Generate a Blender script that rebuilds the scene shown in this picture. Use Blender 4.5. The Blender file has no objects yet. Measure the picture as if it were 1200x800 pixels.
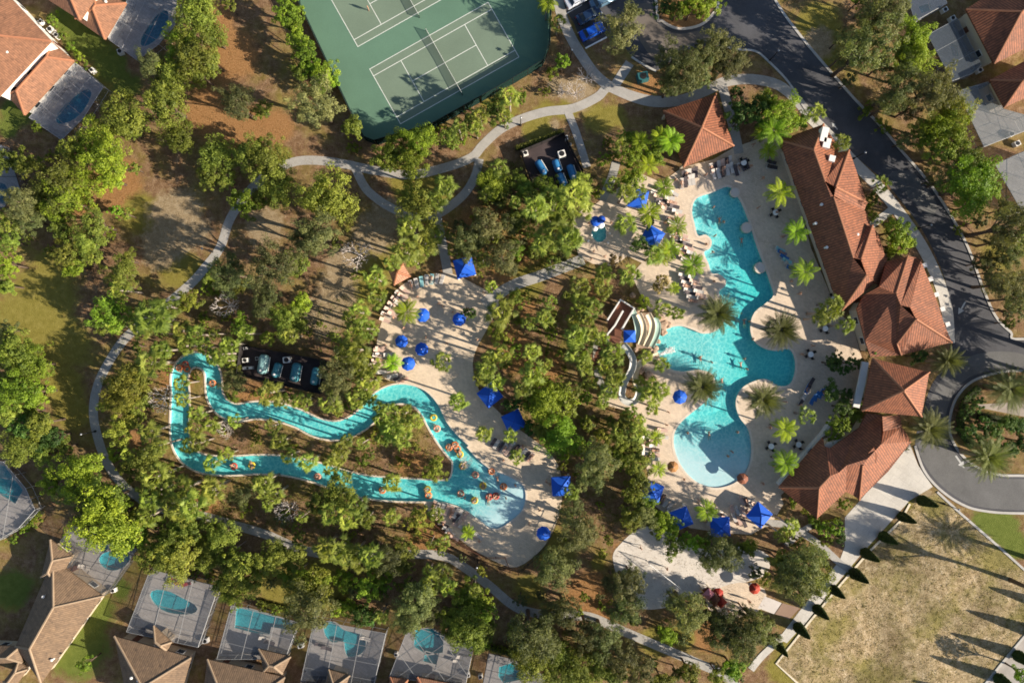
import bpy, bmesh, math, random
import numpy as np
from mathutils import Vector, Matrix
from mathutils.geometry import delaunay_2d_cdt
random.seed(7); np.random.seed(7)
R = math.radians
C = bpy.context.scene.collection
# ---- survey: 6.7 photo units per metre on the ground, plan origin under the drone at 120 m
S, H = 6.7, 120.0
def P(px, py, z=0.0):
    k = (H - z) / H / S
    return Vector(((px - 600) * k, (400 - py) * k, z))
def XY(p, z=0.0):
    v = P(p[0], p[1], z); return (v.x, v.y)
def unP(v):
    k = (H - v[2]) / H / S
    return (v[0] / k + 600, 400 - v[1] / k)

# ---------------------------------------------------------------- materials
def newmat(name):
    m = bpy.data.materials.new(name); m.use_nodes = True
    nt = m.node_tree; nt.nodes.clear()
    out = nt.nodes.new('ShaderNodeOutputMaterial')
    return m, nt, out
def N(nt, typ, **kw):
    n = nt.nodes.new(typ)
    for k, v in kw.items():
        if k in n.inputs.keys(): n.inputs[k].default_value = v
        else: setattr(n, k, v)
    return n
def L(nt, a, b): nt.links.new(a, b)
def ramp(nt, fac, stops):
    r = nt.nodes.new('ShaderNodeValToRGB')
    while len(r.color_ramp.elements) > 1: r.color_ramp.elements.remove(r.color_ramp.elements[-1])
    for i, (p, c) in enumerate(stops):
        e = r.color_ramp.elements[0] if i == 0 else r.color_ramp.elements.new(p)
        e.position = p; e.color = (*c, 1)
    L(nt, fac, r.inputs[0]); return r.outputs[0]
def mix(nt, fac, a, b, blend='MIX', clamp=False):
    n = nt.nodes.new('ShaderNodeMix'); n.data_type = 'RGBA'; n.blend_type = blend; n.clamp_result = clamp
    for sock, v in ((0, fac), (6, a), (7, b)):
        if isinstance(v, (int, float)): n.inputs[sock].default_value = v
        elif isinstance(v, tuple): n.inputs[sock].default_value = (*v, 1)
        else: L(nt, v, n.inputs[sock])
    return n.outputs[2]
def noise(nt, scale, detail=4, rough=.6, coord=None, dist=0.0):
    n = N(nt, 'ShaderNodeTexNoise', Scale=scale, Detail=detail, Roughness=rough, Distortion=dist)
    if coord is None:
        g = nt.nodes.new('ShaderNodeNewGeometry'); coord = g.outputs['Position']
    L(nt, coord, n.inputs['Vector']); return n.outputs['Fac']
def math_(nt, op, a, b=0.0, c=0.0, clamp=False):
    n = nt.nodes.new('ShaderNodeMath'); n.operation = op; n.use_clamp = clamp
    for i, v in enumerate((a, b, c)):
        if isinstance(v, (int, float)): n.inputs[i].default_value = v
        else: L(nt, v, n.inputs[i])
    return n.outputs[0]
_M = {}
def mat(name, col, rough=.7, var=.25, scale=1.2, fine=9.0, metal=0.0, bump=.0, spec=.3):
    """weathered surface: base colour with two scales of wear"""
    if name in _M: return _M[name]
    m, nt, out = newmat(name)
    b = nt.nodes.new('ShaderNodeBsdfPrincipled')
    dark = tuple(c * (1 - var) for c in col); light = tuple(min(1, c * (1 + var)) for c in col)
    g = nt.nodes.new('ShaderNodeNewGeometry').outputs['Position']
    f = math_(nt, 'ADD', math_(nt, 'MULTIPLY', noise(nt, scale * .35, 5, .65, g), .6), math_(nt, 'MULTIPLY', noise(nt, fine, 3, .6, g), .4))
    c = ramp(nt, f, [(.32, dark), (.5, col), (.68, light)])
    L(nt, c, b.inputs['Base Color'])
    b.inputs['Roughness'].default_value = rough; b.inputs['Metallic'].default_value = metal
    b.inputs['Specular IOR Level'].default_value = spec
    if bump:
        bp = N(nt, 'ShaderNodeBump', Strength=bump, Distance=.05); L(nt, noise(nt, fine, 3, .6, g), bp.inputs['Height']); L(nt, bp.outputs[0], b.inputs['Normal'])
    L(nt, b.outputs[0], out.inputs[0]); _M[name] = m; return m
def tile_mat(name, col, pitch=.36, var=.28, gr=.52):
    """barrel tiles: rounded courses running down the slope, each tile its own shade"""
    m, nt, out = newmat(name)
    b = N(nt, 'ShaderNodeBsdfPrincipled', Roughness=.75)
    uv = nt.nodes.new('ShaderNodeUVMap'); uv.uv_map = 'UVMap'
    sep = nt.nodes.new('ShaderNodeSeparateXYZ'); L(nt, uv.outputs[0], sep.inputs[0])
    u = math_(nt, 'DIVIDE', sep.outputs[0], pitch); v = math_(nt, 'DIVIDE', sep.outputs[1], .42)
    fu = math_(nt, 'FRACT', u); fv = math_(nt, 'FRACT', v)
    hgt = math_(nt, 'SINE', math_(nt, 'MULTIPLY', fu, math.pi))
    cb = nt.nodes.new('ShaderNodeCombineXYZ')
    L(nt, math_(nt, 'FLOOR', u), cb.inputs[0]); L(nt, math_(nt, 'FLOOR', v), cb.inputs[1])
    wn = nt.nodes.new('ShaderNodeTexWhiteNoise'); L(nt, cb.outputs[0], wn.inputs['Vector'])
    big = noise(nt, .35, 5, .7)
    f = math_(nt, 'ADD', math_(nt, 'MULTIPLY', wn.outputs['Value'], .38), math_(nt, 'MULTIPLY', big, .62))
    lo = tuple(c * (1 - var) for c in col); hi = tuple(min(1, c * (1 + var)) for c in col)
    c = ramp(nt, f, [(.25, lo), (.5, col), (.75, hi)])
    groove = math_(nt, 'GREATER_THAN', hgt, .38)
    c = mix(nt, groove, tuple(x * gr for x in col), c)
    wear = ramp(nt, noise(nt, .8, 6, .75, dist=1.2), [(.34, (.50, .50, .52)), (.47, (.92, .92, .92)), (.6, (1.06, 1.04, 1.0)), (.72, (1.25, 1.2, 1.12))])
    c = mix(nt, .8, c, wear, 'MULTIPLY')
    L(nt, c, b.inputs['Base Color'])
    hh = math_(nt, 'ADD', hgt, math_(nt, 'MULTIPLY', fv, .35))
    bp = N(nt, 'ShaderNodeBump', Strength=.3, Distance=.06); L(nt, hh, bp.inputs['Height']); L(nt, bp.outputs[0], b.inputs['Normal'])
    L(nt, b.outputs[0], out.inputs[0]); return m
def paver_mat(name, col, size=.6, var=.2, joint=.7):
    m, nt, out = newmat(name)
    b = N(nt, 'ShaderNodeBsdfPrincipled', Roughness=.8)
    g = nt.nodes.new('ShaderNodeNewGeometry').outputs['Position']
    mp = N(nt, 'ShaderNodeMapping'); mp.inputs['Rotation'].default_value = (0, 0, .6); L(nt, g, mp.inputs[0])
    br = N(nt, 'ShaderNodeTexBrick', Scale=1.0); br.inputs['Brick Width'].default_value = size; br.inputs['Row Height'].default_value = size * .6
    br.inputs['Mortar Size'].default_value = .018
    br.inputs['Color1'].default_value = (*[c * (1 - var) for c in col], 1); br.inputs['Color2'].default_value = (*[min(1, c * (1 + var * .6)) for c in col], 1)
    br.inputs['Mortar'].default_value = (*[c * joint for c in col], 1)
    L(nt, mp.outputs[0], br.inputs[0])
    n1 = noise(nt, .3, 6, .7, g); n2 = noise(nt, 5, 3, .6, g)
    f = math_(nt, 'ADD', math_(nt, 'MULTIPLY', n1, .6), math_(nt, 'MULTIPLY', n2, .4))
    c = mix(nt, 1.0, br.outputs['Color'], ramp(nt, f, [(.3, (.72, .70, .68)), (.52, (1, 1, 1)), (.7, (1.12, 1.1, 1.06))]), 'MULTIPLY')
    L(nt, c, b.inputs['Base Color']); L(nt, b.outputs[0], out.inputs[0]); return m
def leaf_mat(name):
    m, nt, out = newmat(name)
    oi = nt.nodes.new('ShaderNodeObjectInfo')
    at = nt.nodes.new('ShaderNodeAttribute'); at.attribute_name = 'leafshade'
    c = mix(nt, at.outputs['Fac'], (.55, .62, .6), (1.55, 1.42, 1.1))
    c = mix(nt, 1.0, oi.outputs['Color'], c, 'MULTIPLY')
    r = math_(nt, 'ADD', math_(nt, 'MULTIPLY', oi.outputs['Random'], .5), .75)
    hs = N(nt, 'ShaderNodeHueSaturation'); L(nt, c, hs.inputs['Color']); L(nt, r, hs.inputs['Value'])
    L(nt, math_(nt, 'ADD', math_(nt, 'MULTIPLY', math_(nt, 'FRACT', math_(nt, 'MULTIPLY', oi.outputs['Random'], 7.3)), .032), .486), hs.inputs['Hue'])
    d = N(nt, 'ShaderNodeBsdfPrincipled', Roughness=.55); d.inputs['Specular IOR Level'].default_value = .25
    t = nt.nodes.new('ShaderNodeBsdfTranslucent')
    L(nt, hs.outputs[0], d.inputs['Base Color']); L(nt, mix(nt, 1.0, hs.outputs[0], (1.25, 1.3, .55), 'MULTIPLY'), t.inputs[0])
    mx = N(nt, 'ShaderNodeMixShader'); mx.inputs[0].default_value = .33
    L(nt, d.outputs[0], mx.inputs[1]); L(nt, t.outputs[0], mx.inputs[2]); L(nt, mx.outputs[0], out.inputs[0]); return m
def water_mat(name, shallow, deep):
    m, nt, out = newmat(name)
    g = nt.nodes.new('ShaderNodeNewGeometry').outputs['Position']
    at = nt.nodes.new('ShaderNodeAttribute'); at.attribute_name = 'depth'
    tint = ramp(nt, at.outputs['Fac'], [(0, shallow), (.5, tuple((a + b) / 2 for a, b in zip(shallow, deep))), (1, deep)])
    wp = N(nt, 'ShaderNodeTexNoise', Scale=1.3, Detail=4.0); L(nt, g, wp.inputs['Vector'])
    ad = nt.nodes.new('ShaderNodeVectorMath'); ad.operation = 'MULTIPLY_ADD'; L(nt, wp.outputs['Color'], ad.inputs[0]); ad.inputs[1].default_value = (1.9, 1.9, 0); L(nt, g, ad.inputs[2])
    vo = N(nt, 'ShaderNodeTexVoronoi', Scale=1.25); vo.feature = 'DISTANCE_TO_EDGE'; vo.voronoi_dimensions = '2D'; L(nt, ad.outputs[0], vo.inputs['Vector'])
    thick = ramp(nt, vo.outputs['Distance'], [(0, (1.75, 1.22, 1.16)), (.06, (1.25, 1.08, 1.06)), (.16, (.92, .97, .98)), (.35, (.80, .93, .95))])  # bright caustic light network painted into the water tint, not a change of thickness
    tr = nt.nodes.new('ShaderNodeBsdfTransparent'); L(nt, mix(nt, math_(nt, 'MULTIPLY_ADD', at.outputs['Fac'], 1.5, .12, True), tint, thick, 'MULTIPLY', True), tr.inputs[0])  # thick here is the painted caustic light network, multiplied into the tint
    gl = N(nt, 'ShaderNodeBsdfGlossy', Roughness=.06)
    bp = N(nt, 'ShaderNodeBump', Strength=.35, Distance=.06); L(nt, noise(nt, 1.6, 3, .55, g, .6), bp.inputs['Height']); L(nt, bp.outputs[0], gl.inputs['Normal'])
    lw = nt.nodes.new('ShaderNodeLayerWeight'); L(nt, bp.outputs[0], lw.inputs['Normal'])
    fac = math_(nt, 'MULTIPLY_ADD', math_(nt, 'POWER', lw.outputs['Facing'], 5.0), .8, .022, True)
    mx = nt.nodes.new('ShaderNodeMixShader'); L(nt, fac, mx.inputs[0]); L(nt, tr.outputs[0], mx.inputs[1]); L(nt, gl.outputs[0], mx.inputs[2])
    L(nt, mx.outputs[0], out.inputs[0]); return m
def screen_mat(name, col, solid):
    m, nt, out = newmat(name)
    d = nt.nodes.new('ShaderNodeBsdfDiffuse'); d.inputs[0].default_value = (*col, 1)
    t = nt.nodes.new('ShaderNodeBsdfTransparent')
    mx = N(nt, 'ShaderNodeMixShader'); mx.inputs[0].default_value = solid
    L(nt, t.outputs[0], mx.inputs[1]); L(nt, d.outputs[0], mx.inputs[2]); L(nt, mx.outputs[0], out.inputs[0]); return m

# ---------------------------------------------------------------- mesh building
class MB:
    def __init__(s): s.v = []; s.f = []; s.mi = []; s.cur = 0
    def add(s, vs, fs):
        o = len(s.v); s.v += [tuple(v) for v in vs]
        s.f += [tuple(i + o for i in f) for f in fs]; s.mi += [s.cur] * len(fs); return s
    def box(s, c, d, rz=0, taper=1.0):
        cx, cy, cz = c; dx, dy, dz = d[0] / 2, d[1] / 2, d[2] / 2; ca, sa = math.cos(rz), math.sin(rz); vs = []
        for z, t in ((-dz, 1), (dz, taper)):
            for x, y in ((-dx, -dy), (dx, -dy), (dx, dy), (-dx, dy)):
                x *= t; y *= t; vs.append((cx + x * ca - y * sa, cy + x * sa + y * ca, cz + z))
        return s.add(vs, [(3, 2, 1, 0), (4, 5, 6, 7), (0, 1, 5, 4), (1, 2, 6, 5), (2, 3, 7, 6), (3, 0, 4, 7)])
    def tube(s, pts, rad, n=6, cap=True):
        pts = [Vector(p) for p in pts]; rads = rad if isinstance(rad, (list, tuple)) else [rad] * len(pts); rings = []
        for i, p in enumerate(pts):
            t = (pts[min(i + 1, len(pts) - 1)] - pts[max(i - 1, 0)]).normalized()
            a = t.cross(Vector((0, 0, 1)) if abs(t.z) < .95 else Vector((1, 0, 0))).normalized(); b = t.cross(a)
            rings.append([p + (a * math.cos(k * 2 * math.pi / n) + b * math.sin(k * 2 * math.pi / n)) * rads[i] for k in range(n)])
        vs = [v for r in rings for v in r]; fs = []
        for i in range(len(pts) - 1):
            for k in range(n):
                fs.append((i * n + k, i * n + (k + 1) % n, (i + 1) * n + (k + 1) % n, (i + 1) * n + k))
        if cap: fs += [tuple(range(n))[::-1], tuple((len(pts) - 1) * n + k for k in range(n))]
        return s.add(vs, fs)
    def lathe(s, prof, c=(0, 0, 0), n=16):
        vs = []; fs = []
        for r, z in prof:
            for k in range(n):
                a = 2 * math.pi * k / n; vs.append((c[0] + r * math.cos(a), c[1] + r * math.sin(a), c[2] + z))
        for i in range(len(prof) - 1):
            for k in range(n): fs.append((i * n + k, i * n + (k + 1) % n, (i + 1) * n + (k + 1) % n, (i + 1) * n + k))
        fs += [tuple(range(n))[::-1], tuple((len(prof) - 1) * n + k for k in range(n))]
        return s.add(vs, fs)
    def prism(s, poly, z0, z1):
        n = len(poly); vs = [(x, y, z0) for x, y in poly] + [(x, y, z1) for x, y in poly]
        return s.add(vs, [tuple(range(n))[::-1], tuple(range(n, 2 * n))] + [(i, (i + 1) % n, n + (i + 1) % n, n + i) for i in range(n)])
    def strip(s, pts, w, z0, z1):
        """box-section strip along a plan polyline"""
        pts = [Vector((p[0], p[1])) for p in pts]; Lf = []; Rt = []
        for i, p in enumerate(pts):
            t = pts[min(i + 1, len(pts) - 1)] - pts[max(i - 1, 0)]
            if t.length < 1e-6: t = Vector((1, 0))
            t.normalize(); nn = Vector((-t.y, t.x)) * w / 2; Lf.append(p + nn); Rt.append(p - nn)
        n = len(pts); vs = []
        for z in (z0, z1):
            vs += [(p.x, p.y, z) for p in Lf] + [(p.x, p.y, z) for p in Rt]
        fs = []
        for i in range(n - 1):
            a, b, c, d = i, i + 1, n + i + 1, n + i
            fs += [(a + 2 * n, d + 2 * n, c + 2 * n, b + 2 * n), (b, b + 2 * n, a + 2 * n, a)[::-1], (d, d + 2 * n, c + 2 * n, c)[::-1]]
        fs += [(0, n, 3 * n, 2 * n), (n - 1, 3 * n - 1, 4 * n - 1, 2 * n - 1)]
        return s.add(vs, fs)
    def build(s, name, mats, parent=None, smooth=False, local=False, recalc=True):
        me = bpy.data.meshes.new(name)
        off = Vector((0, 0, 0))
        if parent is not None and not local:
            off = parent.location.copy(); q = parent.parent
            while q is not None: off += q.location; q = q.parent
        me.from_pydata([(v[0] - off[0], v[1] - off[1], v[2] - off[2]) for v in s.v], [], s.f)
        for m in (mats if isinstance(mats, (list, tuple)) else [mats]): me.materials.append(m)
        if any(s.mi): me.polygons.foreach_set('material_index', s.mi)
        if recalc: bm = bmesh.new(); bm.from_mesh(me); bmesh.ops.recalc_face_normals(bm, faces=bm.faces); bm.to_mesh(me); bm.free()
        if smooth: me.polygons.foreach_set('use_smooth', [True] * len(me.polygons))
        o = bpy.data.objects.new(name, me); C.objects.link(o)
        if parent is not None: o.parent = parent
        return o
REG = []      # things that get their label from what stands near them: (object, px, py, look, noun)
def tag(o, label=None, cat=None, group=None, kind=None):
    if label: o['label'] = label
    if cat: o['category'] = cat
    if group: o['group'] = group
    if kind: o['kind'] = kind
    return o
def thing(name, loc=(0, 0, 0), rz=0, label=None, cat=None, group=None):
    o = bpy.data.objects.new(name, None); o.empty_display_size = .3; C.objects.link(o)
    o.location = loc; o.rotation_euler = (0, 0, rz); return tag(o, label, cat, group)
def reg(o, px, py, look, noun, cat, group):
    tag(o, None, cat, group); REG.append((o, px, py, look, noun)); return o
def dup(root):
    r = root.copy(); C.objects.link(r)
    for ch in list(root.children):
        c = ch.copy(); C.objects.link(c); c.parent = r
        for g in list(ch.children):
            d = g.copy(); C.objects.link(d); d.parent = c
    return r
class Proto:
    def __init__(s, root): s.root = root; s.used = False
    def get(s):
        if not s.used: s.used = True; return s.root
        return dup(s.root)
    def place(s, loc, rz=0, sc=1.0):
        o = s.get(); o.location = loc; o.rotation_euler = (0, 0, rz); o.scale = (sc, sc, sc) if isinstance(sc, (int, float)) else sc; return o

# ---------------------------------------------------------------- plan geometry
def smooth(pts, closed=True, k=4):
    pts = [np.array(p, float) for p in pts]; n = len(pts); out = []
    for i in range(n if closed else n - 1):
        p0, p1, p2, p3 = (pts[(i - 1) % n], pts[i], pts[(i + 1) % n], pts[(i + 2) % n]) if closed else (pts[max(i - 1, 0)], pts[i], pts[i + 1], pts[min(i + 2, n - 1)])
        for j in range(k):
            t = j / k
            out.append(.5 * ((2 * p1) + (-p0 + p2) * t + (2 * p0 - 5 * p1 + 4 * p2 - p3) * t * t + (-p0 + 3 * p1 - 3 * p2 + p3) * t ** 3))
    if not closed: out.append(pts[-1])
    return [tuple(p) for p in out]
def W(pts, z=0): return [XY(p, z) for p in pts]
def inside(poly, xy):
    """vectorised even-odd test"""
    x, y = xy[:, 0], xy[:, 1]; r = np.zeros(len(x), bool); n = len(poly); j = n - 1
    for i in range(n):
        xi, yi = poly[i]; xj, yj = poly[j]
        if yi != yj:
            c = ((yi > y) != (yj > y)) & (x < (xj - xi) * (y - yi) / (yj - yi) + xi); r ^= c
        j = i
    return r
def tri(polys, holes=(), extra=None):
    """triangulate union(polys) minus union(holes)"""
    V = []; E = []
    for pl in list(polys) + list(holes):
        o = len(V); V += [Vector(p) for p in pl]; n = len(pl); E += [(o + i, o + (i + 1) % n) for i in range(n)]
    if extra is not None: V += [Vector((float(a), float(b))) for a, b in extra]
    vs, es, fs = delaunay_2d_cdt(V, E, [], 0, 1e-4)[:3]
    vs = np.array([(v.x, v.y) for v in vs]); fs = np.array([f for f in fs if len(f) == 3])
    c = vs[fs].mean(axis=1); keep = np.zeros(len(fs), bool)
    for pl in polys: keep |= inside(pl, c)
    for pl in holes: keep &= ~inside(pl, c)
    fs = fs[keep]
    used = np.unique(fs); re = -np.ones(len(vs), int); re[used] = np.arange(len(used))
    vs = vs[used]; fs = re[fs]
    a = vs[fs]; ar = (a[:, 1, 0] - a[:, 0, 0]) * (a[:, 2, 1] - a[:, 0, 1]) - (a[:, 1, 1] - a[:, 0, 1]) * (a[:, 2, 0] - a[:, 0, 0])
    fs[ar < 0] = fs[ar < 0][:, ::-1]
    return vs, fs
def loops(fs):
    cnt = {}
    for f in fs:
        for i in range(3): cnt[(f[i], f[(i + 1) % 3])] = 1
    nxt = {a: b for (a, b) in cnt if (b, a) not in cnt}; out = []
    while nxt:
        s = next(iter(nxt)); lp = []; c = s
        while c in nxt: lp.append(c); c = nxt.pop(c)
        if len(lp) > 2: out.append(lp)
    return out
def grid_in(polys, step):
    a = np.array([p for pl in polys for p in pl]); x0, y0 = a.min(0); x1, y1 = a.max(0)
    g = np.stack(np.meshgrid(np.arange(x0 + step / 2, x1, step), np.arange(y0 + step / 2, y1, step)), -1).reshape(-1, 2)
    g += np.random.uniform(-.2, .2, g.shape) * step
    k = np.zeros(len(g), bool)
    for pl in polys: k |= inside(pl, g)
    return g[k]
POOLS = []    # plan outlines cut out of the ground and of the decks
def sheet(name, polys, z, m, holes=(), kind='structure', step=None, thick=0):
    a = np.array([p for pl in polys for p in pl]); lo, hi = a.min(0), a.max(0)
    hs = list(holes)
    for pl in POOLS:
        b = np.array(pl)
        if (b.max(0) > lo).all() and (b.min(0) < hi).all(): hs.append(pl)
    vs, fs = tri(polys, hs, grid_in(polys, step) if step else None)
    mb = MB(); mb.add([(x, y, z) for x, y in vs], [tuple(f) for f in fs])
    if thick:
        for lp in loops(fs):
            n = len(lp)
            mb.add([(*vs[i], z) for i in lp] + [(*vs[i], z - thick) for i in lp], [(i, n + i, n + (i + 1) % n, (i + 1) % n) for i in range(n)])
    o = mb.build(name, m, recalc=False); tag(o, kind=kind); return o
_z = [0.030]
def path(name, pts, w_px, m, open_=True, k=5):
    _z[0] += .004
    c = W(smooth(pts, False, k)); mb = MB(); mb.strip(c, w_px / S, _z[0] - .12, _z[0]); o = mb.build(name, m); return tag(o, kind='structure')
def kerb(name, pts, w, m, closed=False, h=.13, sm=True):
    c = W(smooth(pts, closed, 5) if sm else pts)
    if closed: c = c + [c[0]]
    mb = MB(); mb.strip(c, w, -.05, h); o = mb.build(name, m); return tag(o, kind='structure')
# ================================================================ materials of the place
M = {}
M['concrete'] = paver_mat('pale_concrete', (.36, .34, .31), 1.5, .06, .8)
M['plaza'] = paver_mat('plaza_concrete', (.50, .47, .42), 2.2, .05, .75)
M['deck'] = paver_mat('pool_deck_pavers', (.61, .49, .37), .5, .10, .8)
M['rdeck'] = paver_mat('river_deck_pavers', (.65, .52, .375), .5, .10, .8)
M['patio'] = paver_mat('patio_pavers', (.42, .39, .37), .9, .12, .7)
M['asphalt'] = mat('asphalt', (.068, .068, .075), .85, .42, .5, 7)
M['asphalt_worn'] = mat('worn_asphalt', (.112, .11, .108), .85, .38, .45, 7)
M['white'] = mat('white_paint', (.78, .77, .74), .6, .12, 1.5, 8)
M['line'] = mat('court_line_paint', (.66, .67, .62), .7, .15, 1.5, 8)
M['kerb'] = mat('kerb_concrete', (.42, .40, .37), .8, .2, 1, 8)
M['coping'] = mat('pool_coping', (.62, .53, .43), .7, .15, 1.5, 8)
M['plaster'] = mat('pool_plaster', (.72, .74, .72), .7, .08, .8, 6)
M['sand'] = mat('white_sand', (.58, .53, .47), .95, .16, .9, 7, bump=.6)
M['court_out'] = mat('green_court_paint', (.10, .185, .125), .8, .13, .35, 5)
M['court_in'] = mat('grey_court_paint', (.145, .195, .14), .8, .13, .4, 5)
M['metal'] = mat('grey_metal', (.35, .36, .38), .4, .1, 2, 8, .8)
M['black'] = mat('black_metal', (.025, .024, .024), .5, .2, 2, 8, .3)
M['cream'] = mat('cream_stucco', (.58, .50, .38), .85, .1, .8, 9)
M['tanwall'] = mat('tan_stucco', (.45, .36, .26), .85, .1, .8, 9)
M['whitewall'] = mat('white_stucco', (.72, .69, .64), .8, .08, .8, 9)
M['wood'] = mat('brown_deck_boards', (.15, .06, .035), .75, .25, 1.5, 10)
M['bark'] = mat('bark', (.12, .085, .06), .9, .35, 2, 10)
M['palebark'] = mat('pale_bark', (.30, .25, .21), .85, .2, 2, 10)
M['glass'] = mat('dark_window_glass', (.03, .04, .05), .1, .1, 1, 3, 0, 0, .6)
M['blue'] = mat('blue_canvas', (.012, .10, .55), .7, .12, .9, 6)
M['blue2'] = mat('deep_blue_canvas', (.008, .06, .36), .7, .12, .9, 6)
M['lime'] = leaf_mat('foliage')
M['rock'] = mat('tan_boulder', (.40, .28, .20), .9, .35, 1.5, 6, bump=.8)
M['red'] = mat('red_canvas', (.30, .025, .015), .7, .15, 1, 6)
M['orange'] = mat('orange_canvas', (.50, .17, .05), .7, .2, 1, 6)
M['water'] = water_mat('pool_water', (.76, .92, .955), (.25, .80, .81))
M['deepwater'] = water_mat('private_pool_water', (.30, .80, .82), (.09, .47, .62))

# ground: pine straw, mulch, lawn and bare soil, weights surveyed per spot
def ground_mat():
    m, nt, out = newmat('ground_cover')
    b = N(nt, 'ShaderNodeBsdfPrincipled', Roughness=.95); b.inputs['Specular IOR Level'].default_value = .1
    g = nt.nodes.new('ShaderNodeNewGeometry').outputs['Position']
    a = nt.nodes.new('ShaderNodeAttribute'); a.attribute_name = 'soil'
    sp = nt.nodes.new('ShaderNodeSeparateColor'); L(nt, a.outputs['Color'], sp.inputs[0])
    n0 = noise(nt, .16, 6, .68, g, .4); n1 = noise(nt, .9, 5, .7, g); n2 = noise(nt, 4.5, 4, .7, g); n3 = noise(nt, 16, 2, .6, g)
    mul = ramp(nt, math_(nt, 'ADD', math_(nt, 'MULTIPLY', n1, .55), math_(nt, 'MULTIPLY', n2, .45)), [(.32, (.085, .050, .028)), (.47, (.18, .104, .055)), (.58, (.28, .18, .105)), (.70, (.40, .30, .21))])
    straw = ramp(nt, n2, [(.3, (.21, .10, .040)), (.5, (.30, .155, .062)), (.7, (.40, .24, .11))])
    grass = ramp(nt, math_(nt, 'ADD', math_(nt, 'MULTIPLY', n1, .5), math_(nt, 'MULTIPLY', n3, .5)), [(.3, (.125, .108, .020)), (.5, (.21, .178, .038)), (.7, (.31, .26, .08))])
    lawn = ramp(nt, math_(nt, 'ADD', math_(nt, 'MULTIPLY', n1, .5), math_(nt, 'MULTIPLY', n3, .5)), [(.3, (.075, .095, .018)), (.5, (.12, .15, .028)), (.7, (.18, .20, .05))])
    tan = ramp(nt, math_(nt, 'ADD', math_(nt, 'MULTIPLY', n1, .5), math_(nt, 'MULTIPLY', n2, .5)), [(.3, (.17, .125, .07)), (.5, (.29, .215, .125)), (.7, (.44, .36, .24))])
    def w(ch, lo, hi):
        e = math_(nt, 'ADD', ch, math_(nt, 'MULTIPLY', math_(nt, 'SUBTRACT', math_(nt, 'ADD', math_(nt, 'MULTIPLY', n0, .5), math_(nt, 'MULTIPLY', n1, .5)), .5), 1.5))
        return math_(nt, 'MULTIPLY_ADD', e, 1 / (hi - lo), -lo / (hi - lo), True)
    c = mix(nt, math_(nt, 'MULTIPLY_ADD', n0, 3.2, -1.4, True), mul, grass)
    c = mix(nt, w(sp.outputs[0], .30, .62), c, straw)
    c = mix(nt, w(sp.outputs[1], .30, .62), c, grass)
    c = mix(nt, w(sp.outputs[2], .30, .62), c, lawn)
    c = mix(nt, w(a.outputs['Alpha'], .30, .62), c, tan)
    L(nt, c, b.inputs['Base Color'])
    bp = N(nt, 'ShaderNodeBump', Strength=.9, Distance=.12); L(nt, math_(nt, 'ADD', n2, math_(nt, 'MULTIPLY', n3, .5)), bp.inputs['Height']); L(nt, bp.outputs[0], b.inputs['Normal'])
    L(nt, b.outputs[0], out.inputs[0]); return m
STRAW = [(255, 25, 22), (272, 65, 34), (250, 130, 34), (285, 150, 30), (135, 215, 34), (325, 150, 22), (372, 100, 14), (95, 240, 18), (570, 270, 36), (600, 300, 34), (612, 285, 14), (690, 695, 28), (705, 722, 18), (505, 628, 26), (490, 635, 14), (205, 440, 22), (160, 515, 14), (240, 590, 18), (600, 410, 30), (640, 430, 22), (612, 360, 18), (505, 255, 20), (5, 365, 16), (725, 645, 10), (800, 20, 28), (760, 100, 20), (300, 470, 26), (480, 540, 20), (830, 745, 20), (700, 340, 16)]
GRASS = [(50, 345, 44), (30, 385, 48), (75, 400, 36), (170, 250, 26), (205, 315, 22), (60, 310, 22), (215, 320, 26), (120, 100, 22), (445, 300, 28), (425, 330, 34), (640, 130, 14), (665, 128, 16), (690, 118, 12), (700, 140, 18), (720, 135, 16), (630, 150, 20), (600, 130, 10), (570, 120, 10), (480, 215, 26), (510, 225, 26), (960, 30, 30), (975, 60, 22), (330, 695, 34), (380, 690, 34), (620, 690, 20), (645, 640, 24), (660, 650, 18), (330, 185, 16), (75, 455, 30), (85, 480, 26), (10, 700, 20), (620, 330, 22), (650, 300, 18), (770, 750, 20), (800, 745, 16), (645, 305, 16), (1170, 300, 20), (930, 765, 24), (915, 785, 20), (940, 735, 14), (960, 715, 12), (980, 690, 12), (1000, 668, 12), (1025, 640, 12), (1045, 620, 12), (1070, 590, 12), (700, 660, 10)]
LAWN = [(100, 48, 26), (80, 20, 22), (130, 75, 22), (150, 100, 18), (15, 690, 24), (110, 715, 26), (90, 760, 40), (140, 690, 14), (1172, 622, 26), (1190, 640, 18), (1190, 785, 22), (1150, 610, 14), (20, 130, 20), (10, 150, 14), (265, 700, 10)]
TAN = [(205, 250, 32), (190, 290, 28), (225, 270, 24), (455, 250, 20), (440, 275, 26), (400, 310, 24), (395, 345, 26), (380, 370, 28), (310, 265, 24), (675, 105, 18), (655, 100, 14), (1085, 590, 16), (1060, 610, 12), (960, 50, 20), (330, 480, 14), (680, 110, 20), (1150, 650, 24), (650, 145, 8)]
px0, px1, py0, py1 = -170, 1370, -170, 970
gx, gy = np.meshgrid(np.arange(px0, px1, 10.), np.arange(py0, py1, 10.)); gp = np.stack([gx.ravel(), gy.ravel()], 1) + np.random.uniform(-2.5, 2.5, (gx.size, 2))
gp = np.vstack([gp, [[-18000, -18000], [19000, -18000], [19000, 19000], [-18000, 19000]]])
gw = np.stack([(gp[:, 0] - 600) / S, (400 - gp[:, 1]) / S], 1)

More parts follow.
